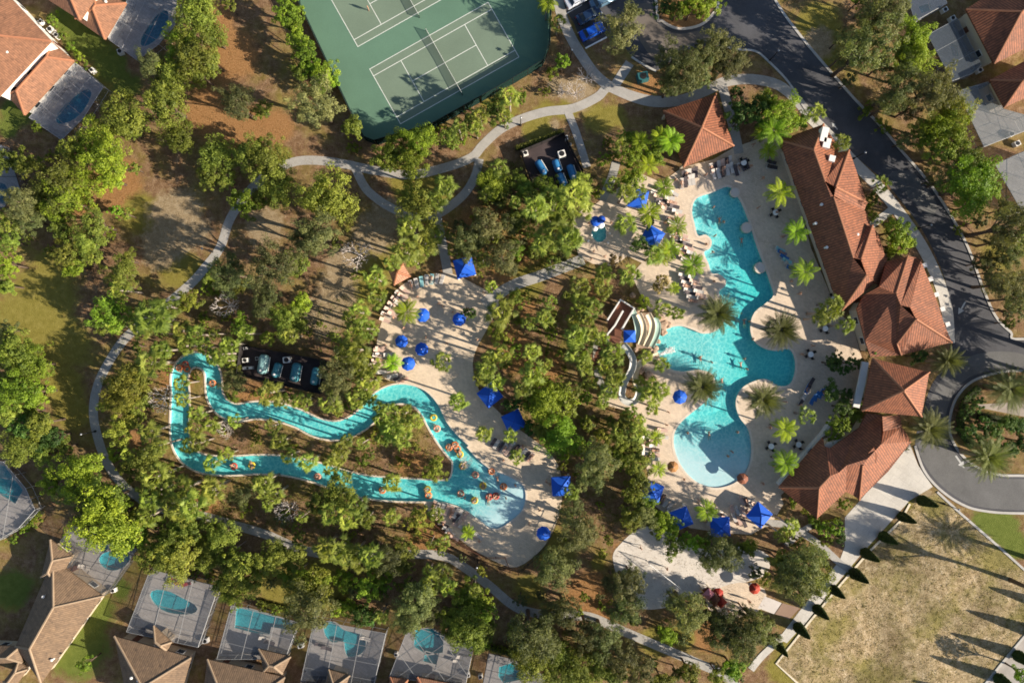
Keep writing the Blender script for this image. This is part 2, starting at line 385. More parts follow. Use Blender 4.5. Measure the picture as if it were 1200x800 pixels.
# ---------------------------------------------------------------- pool outlines (plan)
main_pool = smooth([(853, 219), (862, 228), (870, 241), (878, 262), (886, 287), (894, 308), (901, 328), (906, 346), (896, 356), (884, 366), (879, 381), (882, 397), (893, 407), (908, 411), (924, 409), (931, 420), (931, 437), (925, 450), (912, 452), (898, 444), (882, 447), (868, 456), (862, 471), (866, 488), (876, 502), (880, 520), (879, 540), (870, 558), (855, 568), (836, 571), (816, 564), (800, 548), (791, 528), (790, 509), (797, 496), (810, 484), (824, 473), (833, 462), (838, 448), (833, 437), (818, 433), (800, 435), (786, 432), (776, 421), (769, 407), (772, 394), (783, 385), (797, 382), (811, 386), (824, 391), (838, 388), (848, 378), (850, 364), (845, 351), (843, 341), (850, 335), (850, 327), (842, 321), (834, 320), (830, 308), (825, 296), (832, 291), (834, 282), (827, 275), (818, 276), (814, 262), (811, 247), (816, 233), (834, 226)], True, 4)
riv_c = [(540, 531), (531, 522), (521, 510), (512, 496), (504, 480), (492, 467), (475, 461.5), (459, 463), (443, 472), (430, 487), (415, 498), (395, 504.5), (372, 501), (350, 490.5), (325, 482.5), (300, 480.5), (277, 483.5), (261, 477), (252, 464), (250.5, 450), (248.5, 435), (241, 425), (229, 421.5), (217, 427), (210.5, 441), (211.5, 462), (211, 480), (210.5, 500), (212.5, 519), (220, 533), (233, 541.5), (250, 545), (275, 545.5), (300, 544), (330, 545), (362, 551), (392, 560), (420, 568.5), (450, 572.5), (480, 574), (505, 575), (525, 575)]
riv_w = [13, 12, 11, 10.5, 11, 11, 11, 11, 11, 11, 10.5, 10.5, 10.5, 10, 10, 9.5, 9.5, 9.5, 9, 9, 8.5, 8, 8, 8.5, 9.5, 10, 10.5, 10.5, 10.5, 10, 10, 10.5, 10.5, 10.5, 10.5, 11, 12, 12.5, 13, 13, 12, 12]
cs = np.array(smooth(riv_c, False, 4)); ws = np.interp(np.arange(len(cs)) / 4, np.arange(len(riv_w)), riv_w)
tg = np.gradient(cs, axis=0); tg /= np.linalg.norm(tg, axis=1)[:, None]; nn = np.stack([-tg[:, 1], tg[:, 0]], 1)
river_poly = [tuple(p) for p in cs + nn * ws[:, None]] + [tuple(p) for p in (cs - nn * ws[:, None])[::-1]]
lagoon = smooth([(528, 517), (536, 517), (546, 523), (558, 536), (574, 549), (594, 557), (611, 567), (616, 580), (612, 597), (600, 609), (586, 618), (574, 618), (562, 609), (549, 600), (537, 593), (520, 588), (507, 586), (505, 570), (519, 566), (528, 560), (531, 548), (530, 534)], True, 4)
wading = [(702 + 8 * math.cos(t / 16 * 6.283) * (1 + .15 * math.sin(t)), 273 + 11 * math.sin(t / 16 * 6.283)) for t in range(16)]
def blob(cx, cy, a, b, rot, n=22, wob=.1, ph=0):
    r = R(rot); o = []
    for i in range(n):
        t = i / n * 2 * math.pi; k = 1 + wob * math.sin(2 * t + ph) + wob * .6 * math.cos(3 * t + ph)
        x, y = a * k * math.cos(t), b * k * math.sin(t); o.append((cx + x * math.cos(r) - y * math.sin(r), cy + x * math.sin(r) + y * math.cos(r)))
    return o
priv = [('d', blob(87, 126, 25, 11, -47, ph=1)), ('d', blob(182, 34, 23, 10, -52, ph=2)), ('d', [(-4, 212), (6, 216), (12, 226), (6, 238), (-6, 240)]),
        ('m', [(-6, 542), (6, 546), (27, 574), (18, 590), (-6, 575)]), ('m', blob(134, 656, 17, 12, -15, ph=.6)), ('m', blob(121, 640, 6, 6, 0, 14, 0)), ('m', blob(202, 706, 27, 12, 13, wob=.14, ph=.3)),
        ('m', [(277, 711), (292, 713), (330, 724), (346, 731), (343, 738), (318, 734), (316, 743), (298, 741), (275, 735)]),
        ('m', smooth([(380, 730), (392, 729), (402, 737), (412, 740), (427, 745), (428, 758), (422, 766), (408, 769), (404, 760), (402, 751), (390, 752), (381, 744)], True, 3)),
        ('m', [(487, 737), (505, 736), (520, 745), (519, 764), (500, 766), (485, 757)]), ('m', [(499, 763), (514, 767), (511, 778), (496, 774)]), ('m', [(585, 781), (600, 776), (616, 780), (613, 795), (590, 800), (584, 792)]),
        ('d', [(1113, 50), (1122, 53), (1124, 66), (1116, 66)]), ('m', [(1076, 8), (1090, 4), (1092, 12), (1080, 16)])]
def pool(name, polys_px, zf, dep, wm, cop=.38, step=1.2, copm='coping', top=.07, wz=-.10):
    polys = [W(p) for p in polys_px]
    ext = grid_in(polys, step); vs, fs = tri(polys, (), ext)
    px = np.array([unP((x, y, 0)) for x, y in vs]); d = np.clip(np.array([dep(*p) for p in px]), 0, 1); z = np.array([zf(v) for v in d])
    root = bpy.data.objects.new(name, None); root.location = (float(vs[:, 0].mean()), float(vs[:, 1].mean()), 0); C.objects.link(root); tag(root, kind='structure')
    mb = MB(); mb.add([(x, y, zz) for (x, y), zz in zip(vs, z)], [tuple(f) for f in fs])
    lps = loops(fs)
    for lp in lps:
        n = len(lp); mb.add([(*vs[i], z[i]) for i in lp] + [(*vs[i], top) for i in lp], [(i, (i + 1) % n, n + (i + 1) % n, n + i) for i in range(n)])
    mb.build('pool_floor', M['plaster'], root)
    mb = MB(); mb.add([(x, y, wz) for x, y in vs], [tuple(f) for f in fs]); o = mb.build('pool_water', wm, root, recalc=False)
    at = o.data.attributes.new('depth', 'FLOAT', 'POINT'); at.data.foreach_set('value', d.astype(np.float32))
    mb = MB()
    for lp in lps:
        pts = vs[lp]; n = len(lp); t = np.roll(pts, -1, 0) - np.roll(pts, 1, 0); t /= np.maximum(np.linalg.norm(t, axis=1), 1e-6)[:, None]
        nr = np.stack([t[:, 1], -t[:, 0]], 1)          # outward for ccw outer loops and for cw holes
        ou = pts + nr * cop
        vv = [(*p, top) for p in pts] + [(*p, top) for p in ou] + [(*p, -.02) for p in ou]
        mb.add(vv, [(i, n + i, n + (i + 1) % n, (i + 1) % n) for i in range(n)] + [(n + i, 2 * n + i, 2 * n + (i + 1) % n, n + (i + 1) % n) for i in range(n)])
    mb.build('pool_coping', M[copm], root)
    POOLS.extend(polys)
    return root
def main_dep(x, y):
    if y > 480: return .95 - (y - 478) / 75 - max(0, (835 - x)) / 220
    return .62 + .4 * max(0, min(1, (x - 835) / 60)) - (.35 if x < 800 else 0) * 0
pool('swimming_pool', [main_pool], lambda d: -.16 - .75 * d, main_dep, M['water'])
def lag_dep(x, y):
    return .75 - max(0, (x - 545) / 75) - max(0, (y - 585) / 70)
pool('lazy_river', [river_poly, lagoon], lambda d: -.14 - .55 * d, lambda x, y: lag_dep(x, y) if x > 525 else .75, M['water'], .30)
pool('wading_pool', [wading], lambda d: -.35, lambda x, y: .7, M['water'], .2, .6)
M['tilecop'] = mat('grey_pool_coping', (.42, .42, .40), .7, .15, 2, 8)
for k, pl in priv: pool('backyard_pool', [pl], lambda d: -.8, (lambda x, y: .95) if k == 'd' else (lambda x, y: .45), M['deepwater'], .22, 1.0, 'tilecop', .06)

# ---------------------------------------------------------------- ground
hol = POOLS
vs, fs = tri([[tuple(p) for p in gw[-4:]]], hol, gw[:-4])
pxs = np.stack([vs[:, 0] * S + 600, 400 - vs[:, 1] * S], 1)
def weight(lst):
    w_ = np.zeros(len(pxs))
    for x, y, r in lst:
        d = np.hypot(pxs[:, 0] - x, pxs[:, 1] - y); w_ = np.maximum(w_, np.clip(1.25 - d / r * .85, 0, 1))
    return w_
mb = MB(); mb.add([(x, y, 0) for x, y in vs], [tuple(f) for f in fs]); go = mb.build('ground', ground_mat(), recalc=False); tag(go, kind='structure')
at = go.data.attributes.new('soil', 'FLOAT_COLOR', 'POINT')
at.data.foreach_set('color', np.stack([weight(STRAW), weight(GRASS), weight(LAWN), weight(TAN)], 1).astype(np.float32).ravel())

# vacant lot of dry grass
def lot_mat():
    m, nt, out = newmat('dry_lot_grass')
    b = N(nt, 'ShaderNodeBsdfPrincipled', Roughness=.95)
    n0 = noise(nt, .10, 6, .7); n1 = noise(nt, .7, 5, .7); n2 = noise(nt, 4, 4, .72); n3 = noise(nt, 1.6, 3, .6)
    f = math_(nt, 'ADD', math_(nt, 'MULTIPLY', n1, .5), math_(nt, 'MULTIPLY', n2, .5))
    a = ramp(nt, f, [(.34, (.11, .078, .033)), (.46, (.225, .165, .08)), (.56, (.37, .285, .165)), (.66, (.58, .49, .36))])
    g = ramp(nt, f, [(.3, (.10, .088, .018)), (.5, (.185, .155, .04)), (.7, (.29, .235, .085))])
    c = mix(nt, math_(nt, 'MULTIPLY_ADD', n0, 7, -3.25, True), a, g)
    c = mix(nt, 1.0, c, ramp(nt, noise(nt, .07, 5, .65, dist=1.0), [(.36, (.66, .62, .56)), (.5, (1, 1, 1)), (.62, (1.3, 1.26, 1.25))]), 'MULTIPLY')
    L(nt, c, b.inputs[0]); bp = N(nt, 'ShaderNodeBump', Strength=.8, Distance=.1); L(nt, n2, bp.inputs['Height']); L(nt, bp.outputs[0], b.inputs['Normal']); L(nt, b.outputs[0], out.inputs[0]); return m
lot = W([(1075, 588), (1055, 610), (1020, 642), (985, 682), (950, 722), (910, 776), (938, 802), (975, 840), (1110, 870), (1200, 744), (1260, 680), (1230, 690), (1200, 668), (1170, 638), (1124, 600), (1098, 576)])
sheet('vacant_lot', [lot], .012, lot_mat(), step=3)

# ---------------------------------------------------------------- roads
M['road'] = M['asphalt']
road = smooth([(712, -160), (700, -40), (668, -12), (658, 4), (672, 26), (686, 56), (710, 44), (728, 50), (742, 68), (768, 84), (800, 62), (838, 52), (862, 58), (884, 60), (898, 70), (924, 97), (946, 132), (966, 152), (986, 168), (1008, 188), (1036, 212), (1064, 246), (1088, 282), (1106, 324), (1116, 366), (1118, 396), (1110, 424), (1092, 450), (1080, 486), (1072, 522), (1082, 550), (1100, 572), (1126, 590), (1152, 598), (1200, 601), (1330, 600), (1340, 380), (1200, 397), (1184, 389), (1166, 370), (1151, 336), (1134, 290), (1110, 246), (1085, 210), (1058, 179), (1030, 146), (1000, 115), (966, 76), (936, 40), (908, 0), (880, -60), (860, -160)], True, 3)
isl = [(1250, 560), (1200, 557), (1172, 556), (1147, 548), (1127, 533), (1114, 511), (1113, 489), (1121, 465), (1140, 446), (1172, 436), (1200, 434), (1250, 432)]
pisl = [(770, 14), (776, 25), (795, 34), (820, 30), (836, 16), (842, -2), (842, -90), (768, -90)]
islW, pislW = W(smooth(isl, False, 4)), W(smooth(pisl, True, 4))
sheet('road', [W(road)], .020, M['asphalt'], [islW, pislW], step=4)
worn = W(smooth([(1098, 452), (1084, 486), (1076, 522), (1086, 548), (1104, 569), (1128, 586), (1152, 594), (1200, 597), (1330, 596), (1330, 562), (1200, 561), (1171, 560), (1145, 552), (1123, 536), (1109, 512), (1108, 488), (1117, 462), (1136, 442), (1172, 431), (1200, 429), (1199, 415), (1160, 412), (1122, 424)], True, 3))
sheet('road_surface', [worn], .024, M['asphalt_worn'])
sheet('road_surface', [W(smooth([(745, 40), (735, 22), (742, 8), (762, 4), (766, 20), (776, 32), (796, 40), (824, 36), (836, 46), (800, 54), (770, 72)], True, 3))], .024, mat('warm_asphalt', (.14, .118, .10), .85, .2, .4, 10))
sheet('road_surface', [W(smooth([(1042, 205), (1066, 200), (1082, 216), (1098, 240), (1090, 252), (1070, 236)], True, 3))], .024, M['asphalt_worn'])
kerb('kerb', [(880, -60), (908, 0), (936, 40), (966, 76), (1000, 115), (1030, 146), (1058, 179), (1085, 210), (1110, 246), (1134, 290), (1151, 336), (1166, 370), (1184, 389), (1200, 397), (1340, 380)], .42, M['kerb'])
kerb('kerb', isl, .42, M['kerb']); kerb('kerb', pisl, .45, mat('pinkish_kerb', (.62, .54, .46), .8, .15), True)
kerb('kerb', [(740, 67), (754, 76), (769, 84)], .35, M['kerb'])
kerb('kerb', [(838, 52), (862, 58), (884, 60), (898, 70), (924, 97), (946, 132), (966, 152)], .35, M['kerb'])
kerb('kerb', [(1072, 522), (1082, 550), (1100, 572), (1126, 590), (1152, 598), (1200, 601), (1330, 600)], .42, M['kerb'])
kerb('kerb', [(1098, 576), (1124, 600), (1170, 640), (1200, 667), (1260, 700)], .4, M['kerb'], sm=False)
kerb('kerb', [(1066, 590), (1055, 610), (1020, 644), (985, 684), (950, 726), (909.5, 777), (938, 803), (975, 840)], .36, mat('cream_kerb', (.62, .54, .40), .8, .15), sm=False)
kerb('kerb', [(1150, 806), (1174, 776), (1200, 745), (1260, 670)], .4, M['kerb'], sm=False)
sheet('verge', [W([(1152, 802), (1198, 748), (1262, 672), (1290, 690), (1180, 830)])], .016, mat('grey_gravel', (.34, .31, .28), .9, .3, 1, 9))
def arrow(px, py, ang, s=1.0):
    c = XY((px, py)); pts = [(-.16, -1.4), (.16, -1.4), (.16, .2), (.62, .2), (0, 1.4), (-.62, .2), (-.16, .2)]
    ca, sa = math.cos(R(ang)), math.sin(R(ang))
    pl = [(c[0] + s * (x * ca - y * sa), c[1] + s * (x * sa + y * ca)) for x, y in pts]
    sheet('road_arrow', [pl], .029, mat('worn_road_paint', (.42, .42, .41), .8, .25, 2, 9))
arrow(1125, 541, 215, .95); arrow(1127, 361, 150, .9); arrow(978, 148, 40, .55)
def bar(px0_, py0_, px1_, py1_, w_, z, m, nm):
    a, b = XY((px0_, py0_)), XY((px1_, py1_)); d = Vector((b[0] - a[0], b[1] - a[1])).normalized(); n_ = Vector((-d.y, d.x)) * w_ / 2
    return [(a[0] + n_.x, a[1] + n_.y), (a[0] - n_.x, a[1] - n_.y), (b[0] - n_.x, b[1] - n_.y), (b[0] + n_.x, b[1] + n_.y)]
for l in ((664, 16, 682, 6), (677, 39, 700, 27), (651, -7, 668, -16)): sheet('parking_line', [bar(*l, .14, 0, 0, '')], .028, M['white'])
kerb('kerb', [(686, 57), (711, 44)], .25, M['white'], sm=False)

# ---------------------------------------------------------------- paths, decks
path('footpath', [(792, 118), (760, 117), (728, 108), (712, 103), (700, 114), (672, 127), (640, 131), (610, 140), (586, 152), (566, 170), (552, 185), (520, 197), (480, 205), (440, 200), (402, 192), (370, 188), (344, 190), (318, 202), (292, 224), (270, 256), (258, 290), (240, 314), (222, 334), (186, 364), (150, 393), (130, 420), (115, 450), (109.5, 480), (114, 510), (127, 545), (152, 575), (190, 596), (236, 604), (275, 615), (312, 626), (342, 639), (374, 648), (430, 653), (485, 649), (522, 652), (548, 667), (575, 687), (600, 708), (622, 717), (660, 722), (690, 722), (728, 738), (770, 756), (812, 774), (850, 792), (880, 820)], 10.5, M['concrete'])
path('footpath', [(650, -40), (655, 5), (665, 36), (682, 66), (702, 92), (728, 108), (762, 119), (796, 118), (828, 106), (850, 96), (880, 93), (912, 100), (936, 120), (950, 140)], 12, M['concrete'])
path('footpath', [(416, 196), (428, 220), (446, 236), (466, 247), (488, 254), (512, 251), (530, 240), (546, 225), (557, 206), (562, 186)], 10, M['concrete'])
path('footpath', [(511, 250), (517, 280), (522, 304), (526, 326)], 11, M['concrete'])
path('footpath', [(738, 74), (726, 92), (718, 104)], 11, M['concrete'])
path('footpath', [(665, 130), (676, 158), (688, 196)], 9, M['concrete'])
path('footpath', [(846, 100), (853, 125), (862, 160), (866, 180)], 11, M['concrete'])
path('footpath', [(566, 356), (600, 335), (637, 322), (684, 304)], 13, M['concrete'])
path('footpath', [(705, 235), (712, 220), (718, 205), (722, 190)], 10, M['concrete'])
path('footpath', [(699, 395), (699, 418), (701, 440), (707, 452), (722, 462)], 8, M['concrete'])
path('footpath', [(950, 138), (972, 160), (1000, 190), (1030, 220), (1060, 258), (1082, 292), (1100, 330), (1110, 366), (1112, 402)], 13, M['plaza'])
path('footpath', [(1020, 264), (1040, 250), (1050, 240)], 9, M['plaza'])
path('footpath', [(895, 612), (925, 616), (958, 636), (985, 660), (998, 668)], 8, M['concrete'])
path('footpath', [(958, 612), (940, 622), (920, 640)], 7, M['concrete'])
path('footpath', [(918, 745), (893, 768), (880, 784)], 8, M['plaza'])
plaza = W([(1066, 520), (1076, 545), (1093, 570), (1066, 586), (1040, 615), (1010, 648), (975, 690), (945, 728), (922, 753), (912, 748), (938, 714), (965, 680), (984, 656), (990, 640), (990, 606), (1006, 588), (1040, 548)])
sheet('plaza', [plaza], .030, M['plaza'])
deck = W([(905, 352 - 215 + 20), (924, 190), (950, 290), (980, 362), (1000, 384), (1010, 420), (1004, 470), (985, 505), (950, 545), (915, 580), (918, 590), (905, 612), (880, 626), (846, 624), (808, 618), (772, 596), (752, 580), (760, 556), (752, 530), (755, 500), (740, 482), (706, 474), (700, 462), (745, 470), (764, 462), (757, 440), (752, 425), (768, 380), (748, 340), (740, 322), (752, 308), (735, 300), (720, 312), (694, 309), (678, 300), (674, 282), (671, 262), (680, 246), (697, 240), (712, 228), (735, 214), (752, 204), (775, 214), (800, 196), (836, 187), (858, 174), (880, 166)])
sheet('pool_deck', [deck], .052, M['deck'], step=5, thick=.15)
rdeck = W(smooth([(462, 344), (476, 331), (500, 322), (530, 321), (558, 334), (584, 350), (578, 372), (566, 394), (557, 412), (554, 428), (558, 448), (566, 464), (582, 480), (602, 498), (624, 514), (644, 530), (656, 550), (659, 578), (655, 604), (644, 630), (630, 648), (606, 664), (586, 660), (562, 648), (542, 634), (526, 622), (508, 606), (496, 588), (505, 584), (520, 560), (505, 500), (470, 452), (452, 444), (442, 426), (442, 398), (450, 370)], True, 3))
riv_island = W(smooth([(527, 520), (529, 535), (530, 550), (526, 560), (515, 566), (500, 564), (470, 558), (430, 552), (440, 505), (460, 478), (480, 472), (496, 480), (506, 498), (518, 512)], True, 3))
sheet('river_deck', [rdeck], .048, M['rdeck'], [riv_island], step=5, thick=.15)
sandpoly = W(smooth([(718, 652), (728, 636), (744, 622), (762, 616), (782, 622), (802, 634), (830, 644), (870, 640), (900, 650), (898, 672), (866, 684), (836, 690), (800, 700), (782, 711), (753, 713), (741, 702), (726, 682)], True, 4))
sheet('sand_court', [sandpoly], .034, M['sand'], step=2)
playp = W(smooth([(832, 694), (866, 682), (896, 690), (893, 712), (872, 722), (846, 722), (828, 710)], True, 3))
sheet('play_court', [playp], .040, M['deck'])
sheet('paved_walk', [W([(896, 698), (916, 706), (907, 719), (888, 712)])], .044, mat('pale_tiles', (.55, .50, .46), .8, .12))
sheet('paved_walk', [W([(917, 706), (937, 712), (925, 725), (908, 719)])], .044, mat('brown_pavers', (.26, .17, .12), .8, .15))
sheet('gravel_strip', [W([(1143, 474), (1200, 470), (1250, 470), (1250, 492), (1200, 488), (1150, 478)])], .016, mat('pink_gravel', (.33, .28, .24), .9, .3, 1, 8))
# boundary rims round planters standing in the pool edge
# ---------------------------------------------------------------- tennis courts
court = W([(349, -60), (347, -5), (410, 130), (426, 163), (440, 169), (506, 150), (602, 96), (637, 75), (645, 52), (647, -5), (650, -60)])
sheet('tennis_court', [court], .020, M['court_out'], step=4)
A = np.array((433.25, 81.25)); U = np.array((.871, -.491)); V = np.array((.491, .871)); LN, WD = 159.3, 73.6
def cpt(o, u, v): return tuple(o + U * u + V * v)
B2 = np.array((419.4, 55.0)) - V * WD
for o in (A, B2):
    pl = W([cpt(o, 0, 0), cpt(o, LN, 0), cpt(o, LN, WD), cpt(o, 0, WD)]); sheet('court_paint', [pl], .024, M['court_in'])
    hw = .35
    segs = [((0, 0), (LN, 0)), ((0, WD), (LN, WD)), ((0, 0), (0, WD)), ((LN, 0), (LN, WD)), ((0, 9.2), (LN, 9.2)), ((0, WD - 9.2), (LN, WD - 9.2)), ((LN / 2 - 42.9, 9.2), (LN / 2 - 42.9, WD - 9.2)), ((LN / 2 + 42.9, 9.2), (LN / 2 + 42.9, WD - 9.2)), ((LN / 2 - 42.9, WD / 2), (LN / 2 + 42.9, WD / 2))]
    polys = [W([cpt(o, a[0] - (hw if a[1] == b[1] else hw), a[1] - hw), cpt(o, b[0] + hw, a[1] - hw), cpt(o, b[0] + hw, b[1] + hw), cpt(o, a[0] - hw, b[1] + hw)]) for a, b in segs]
    sheet('court_lines', polys, .028, M['line'])
# ================================================================ roofs and buildings
T_RED = tile_mat('terracotta_roof_tiles', (.245, .082, .036), .42, .28, .38)
T_TAN = tile_mat('tan_roof_tiles', (.175, .113, .067), .34, .24, .7)
T_ORANGE = tile_mat('orange_brown_roof_tiles', (.26, .122, .066), .34, .22, .75)
CAP_RED = mat('ridge_tiles_red', (.35, .15, .08), .75, .2, 1.5)
CAP_TAN = mat('ridge_tiles_tan', (.29, .21, .14), .75, .2, 1.5)
def roof(parent, facets, m, capm, over=.28, capr=.19, capname='ridge_cap'):
    """facets: lists of plan/height corners ((px,py,z)); shared corners weld into one tiled shell with a fascia below the eaves"""
    V = []; idx = {}; F = []
    for f in facets:
        r = []
        for p in f:
            k = (round(p[0], 1), round(p[1], 1), round(p[2], 2))
            if k not in idx: idx[k] = len(V); V.append(P(*p))
            r.append(idx[k])
        F.append(r)
    off = parent.location
    bm = bmesh.new(); bv = [bm.verts.new(v - off) for v in V]; uvl = bm.loops.layers.uv.new('UVMap'); fs = []
    for r in F:
        f = bm.faces.new([bv[i] for i in r]); f.normal_update()
        if f.normal.z < 0: f.normal_flip()
        fs.append(f)
    bm.normal_update()
    for f in fs:
        n = f.normal; dn = Vector((n.x, n.y, 0))
        dn = dn.normalized() if dn.length > 1e-4 else Vector((1, 0, 0)); al = Vector((-dn.y, dn.x, 0)); down = al.cross(n)
        for lp in f.loops: lp[uvl].uv = (lp.vert.co.dot(al), lp.vert.co.dot(down))
    caps = []
    for e in bm.edges:
        if len(e.link_faces) == 2:
            a, b = e.link_faces; mid = (e.verts[0].co + e.verts[1].co) / 2
            ca, cb = a.calc_center_median(), b.calc_center_median()
            if (ca - mid).dot(b.normal) < -1e-3 and a.normal.angle(b.normal) > .12: caps.append((e.verts[0].co.copy(), e.verts[1].co.copy()))
    be = [e for e in bm.edges if len(e.link_faces) == 1]
    ex = bmesh.ops.extrude_edge_only(bm, edges=be)
    for g in ex['geom']:
        if isinstance(g, bmesh.types.BMVert): g.co.z -= over
    me = bpy.data.meshes.new('roof'); bm.to_mesh(me); bm.free(); me.materials.append(m)
    o = bpy.data.objects.new('roof', me); C.objects.link(o); o.parent = parent
    if caps:
        mb = MB()
        for a, b in caps: mb.tube([a + Vector((0, 0, .03)), b + Vector((0, 0, .03))], capr, 6)
        mb.build(capname, capm, o, local=True)
    return o
def hipfacets(c, ez, rz, frac=.5, gable=False):
    c = [Vector((p[0], p[1])) for p in c]
    if (c[1] - c[0]).length + (c[3] - c[2]).length > (c[2] - c[1]).length + (c[0] - c[3]).length: c = c[1:] + c[:1]
    m0 = (c[0] + c[1]) / 2; m2 = (c[2] + c[3]) / 2; sl = ((c[1] - c[0]).length + (c[3] - c[2]).length) / 2; ll = (m2 - m0).length
    t = 0 if gable else min(.5, frac * sl / ll)
    # keep plan positions: the ridge pixel is pushed out by its extra height
    k = (H - ez) / (H - rz)
    def up(p): return (600 + (p.x - 600) * k, 400 + (p.y - 400) * k, rz)
    r0, r1 = up(m0 + (m2 - m0) * t), up(m2 - (m2 - m0) * t); e = [(p.x, p.y, ez) for p in c]
    if t >= .499: return [[e[0], e[1], r0], [e[1], e[2], r0], [e[2], e[3], r0], [e[3], e[0], r0]]
    return [[e[0], e[1], r0], [e[1], e[2], r1, r0], [e[2], e[3], r1], [e[3], e[0], r0, r1]]
def offset(poly, d):
    n = len(poly); p = [Vector(q) for q in poly]; ar = sum(p[i].x * p[(i + 1) % n].y - p[(i + 1) % n].x * p[i].y for i in range(n)); sg = 1 if ar > 0 else -1; ln = []
    for i in range(n):
        t = (p[(i + 1) % n] - p[i]).normalized(); ln.append((p[i] + Vector((-t.y, t.x)) * d * sg, t))
    out = []
    for i in range(n):
        (a, u), (b, v) = ln[i - 1], ln[i]; cr = u.x * v.y - u.y * v.x
        if abs(cr) < .08: out.append(tuple(b)); continue
        w_ = b - a; s_ = (w_.x * v.y - w_.y * v.x) / cr; out.append(tuple(a + u * s_))
    return out
def inset(poly, d):
    a = np.array(poly); c = a.mean(0); l = np.linalg.norm(a - c, axis=1); return [tuple(c + (p - c) * max(.3, 1 - d / k)) for p, k in zip(a, l)]
def walls(parent, foot, z1, m, wins=True, d=.55, door=True):
    f = offset(foot, d); off = parent.location
    MB().prism(f, -.02, z1).build('wall', m, parent)
    n = len(f); ar = sum(f[i][0] * f[(i + 1) % n][1] - f[(i + 1) % n][0] * f[i][1] for i in range(n)); sg = 1 if ar > 0 else -1
    dn = False
    if not wins: return
    for i in range(n):
        a, b = Vector(f[i]), Vector(f[(i + 1) % n]); l = (b - a).length
        if l < 2.6: continue
        t = (b - a) / l; nr = Vector((t.y, -t.x)) * sg; k = max(1, int(l / 3.4)); ang = math.atan2(t.y, t.x)
        for j in range(k):
            p = a + t * l * (j + .5) / k + nr * .03
            if door and not dn and k > 1:
                dn = True; dd = MB().box((p.x, p.y, 1.06), (1.0, .1, 2.1), ang).build('door', M['wood'], parent)
                q = p + nr * .07 + t * .38; MB().box((q.x, q.y, 1.0), (.05, .06, .16), ang).build('handle', M['metal'], dd); continue
            for zz in ([1.45] if z1 < 4 else [1.45, 1.45 + 2.6] if z1 > 5 else [1.7]):
                fr = MB().box((p.x, p.y, zz), (1.3, .1, 1.3), ang).build('window', M['white'], parent)
                q = p + nr * .055; MB().box((q.x, q.y, zz), (1.1, .03, 1.1), ang).build('pane', M['glass'], fr)
def vents(parent, pts, m='whitewall'):
    for x, y, z in pts:
        p = P(x, y, z); MB().lathe([(.16, -.5), (.16, .28), (.26, .3), (.22, .42), (.05, .46)], p, 10).build('roof_vent', M[m], parent)
def building(name, label, cat, px, py): return thing(name, P(px, py), 0, label, cat)

# ---- pavilion
b = building('pavilion', 'small square terracotta hip roof pavilion beside the curving footpath', 'pavilion', 822, 150)
ap = (822.5, 149.5, 6.2); N_, W_, S_, E_ = (839, 110, 3.3), (777.5, 130, 3.3), (801, 196, 3.3), (860, 171, 3.3)
roof(b, [[N_, W_, ap], [W_, S_, ap], [S_, E_, ap], [E_, N_, ap]], T_RED, CAP_RED)
foot = [XY(p, p[2]) for p in (N_, W_, S_, E_)]
walls(b, [tuple(np.mean([foot[i], foot[j]], 0) * .0 + np.array(foot[i]) * .8 + np.array(np.mean(foot, 0)) * .2) for i, j in ((0, 1), (1, 2), (2, 3), (3, 0))], 3.2, M['cream'], d=.1)
for x, y in inset(foot, .7): MB().box((x, y, 1.6), (.4, .4, 3.2)).build('column', M['cream'], b)

# ---- clubhouse, long north wing
b = building('clubhouse', 'long two storey terracotta roofed clubhouse wing between the pool deck and the road', 'building', 970, 250)
e, rz = 4.8, 8.5
a0, b0, r0 = (913.7, 164.4, e), (965, 145.6, e), (953.7, 175.6, rz)
r1, r2, r3, r4 = (967, 213, rz), (977, 231, rz), (1000, 302.5, rz), (1015.6, 322, rz)
sw = (985.5, 365.5, e)
facets = [[a0, b0, r0], [a0, r0, r1, r2, r3, r4, sw], [b0, (984, 174, e), r1, r0], [r2, (1014, 247, e), (1020, 262, e), r3]]
facets += [[r4, sw, (1026, 331, 6.4)]]
roof(b, facets, T_RED, CAP_RED)
g1, g2 = (995, 176, 6.0), (979.5, 219.5, 8.2)
roof(b, [[g1, g2, (966.5, 212, 8.2), (976, 180, 5.0)], [g1, g2, (1016, 238, e), (1003, 198, 4.6)], [g2, (1016, 238, e), (1012, 249, e), (977.5, 229.5, 8.2)]], T_RED, CAP_RED)
w1, w2, w3 = (1022.5, 264, 6.0), (1009, 304, 8.4), (1015.6, 322, 8.5)
roof(b, [[w1, w2, (1000, 302, 8.4), (1011, 265, 5.2)], [w1, w2, w3, (1031, 335.5, 5.6), (1039, 306, e), (1030, 276, e)]], T_RED, CAP_RED)
walls(b, [XY(p, 4.8) for p in ((914, 164), (965, 146), (1003, 190), (1016, 246), (1038, 306), (1026, 332), (986, 365))], 4.75, M['cream'], d=1.5)
vents(b, [(987, 284, 6.6), (991, 297, 6.6), (1002, 310, 6.6), (1004, 321, 6.4), (949, 183, 6.8), (962, 240, 7.0), (955, 262, 6.4), (968, 290, 6.2), (990, 262, 7.4), (1004, 275, 6.6), (960, 215, 7.2)])
mb = MB()
for px, py, sx, sy in ((964, 159, 1.1, 2.4), (967, 169, 1.2, 1.6), (973, 187, 1.0, 1.0), (949, 183, .9, .8)):
    q = P(px, py, 6.4); MB().box(q, (sx, sy, 1.5), R(-14)).build('roof_unit', M['whitewall'], b)

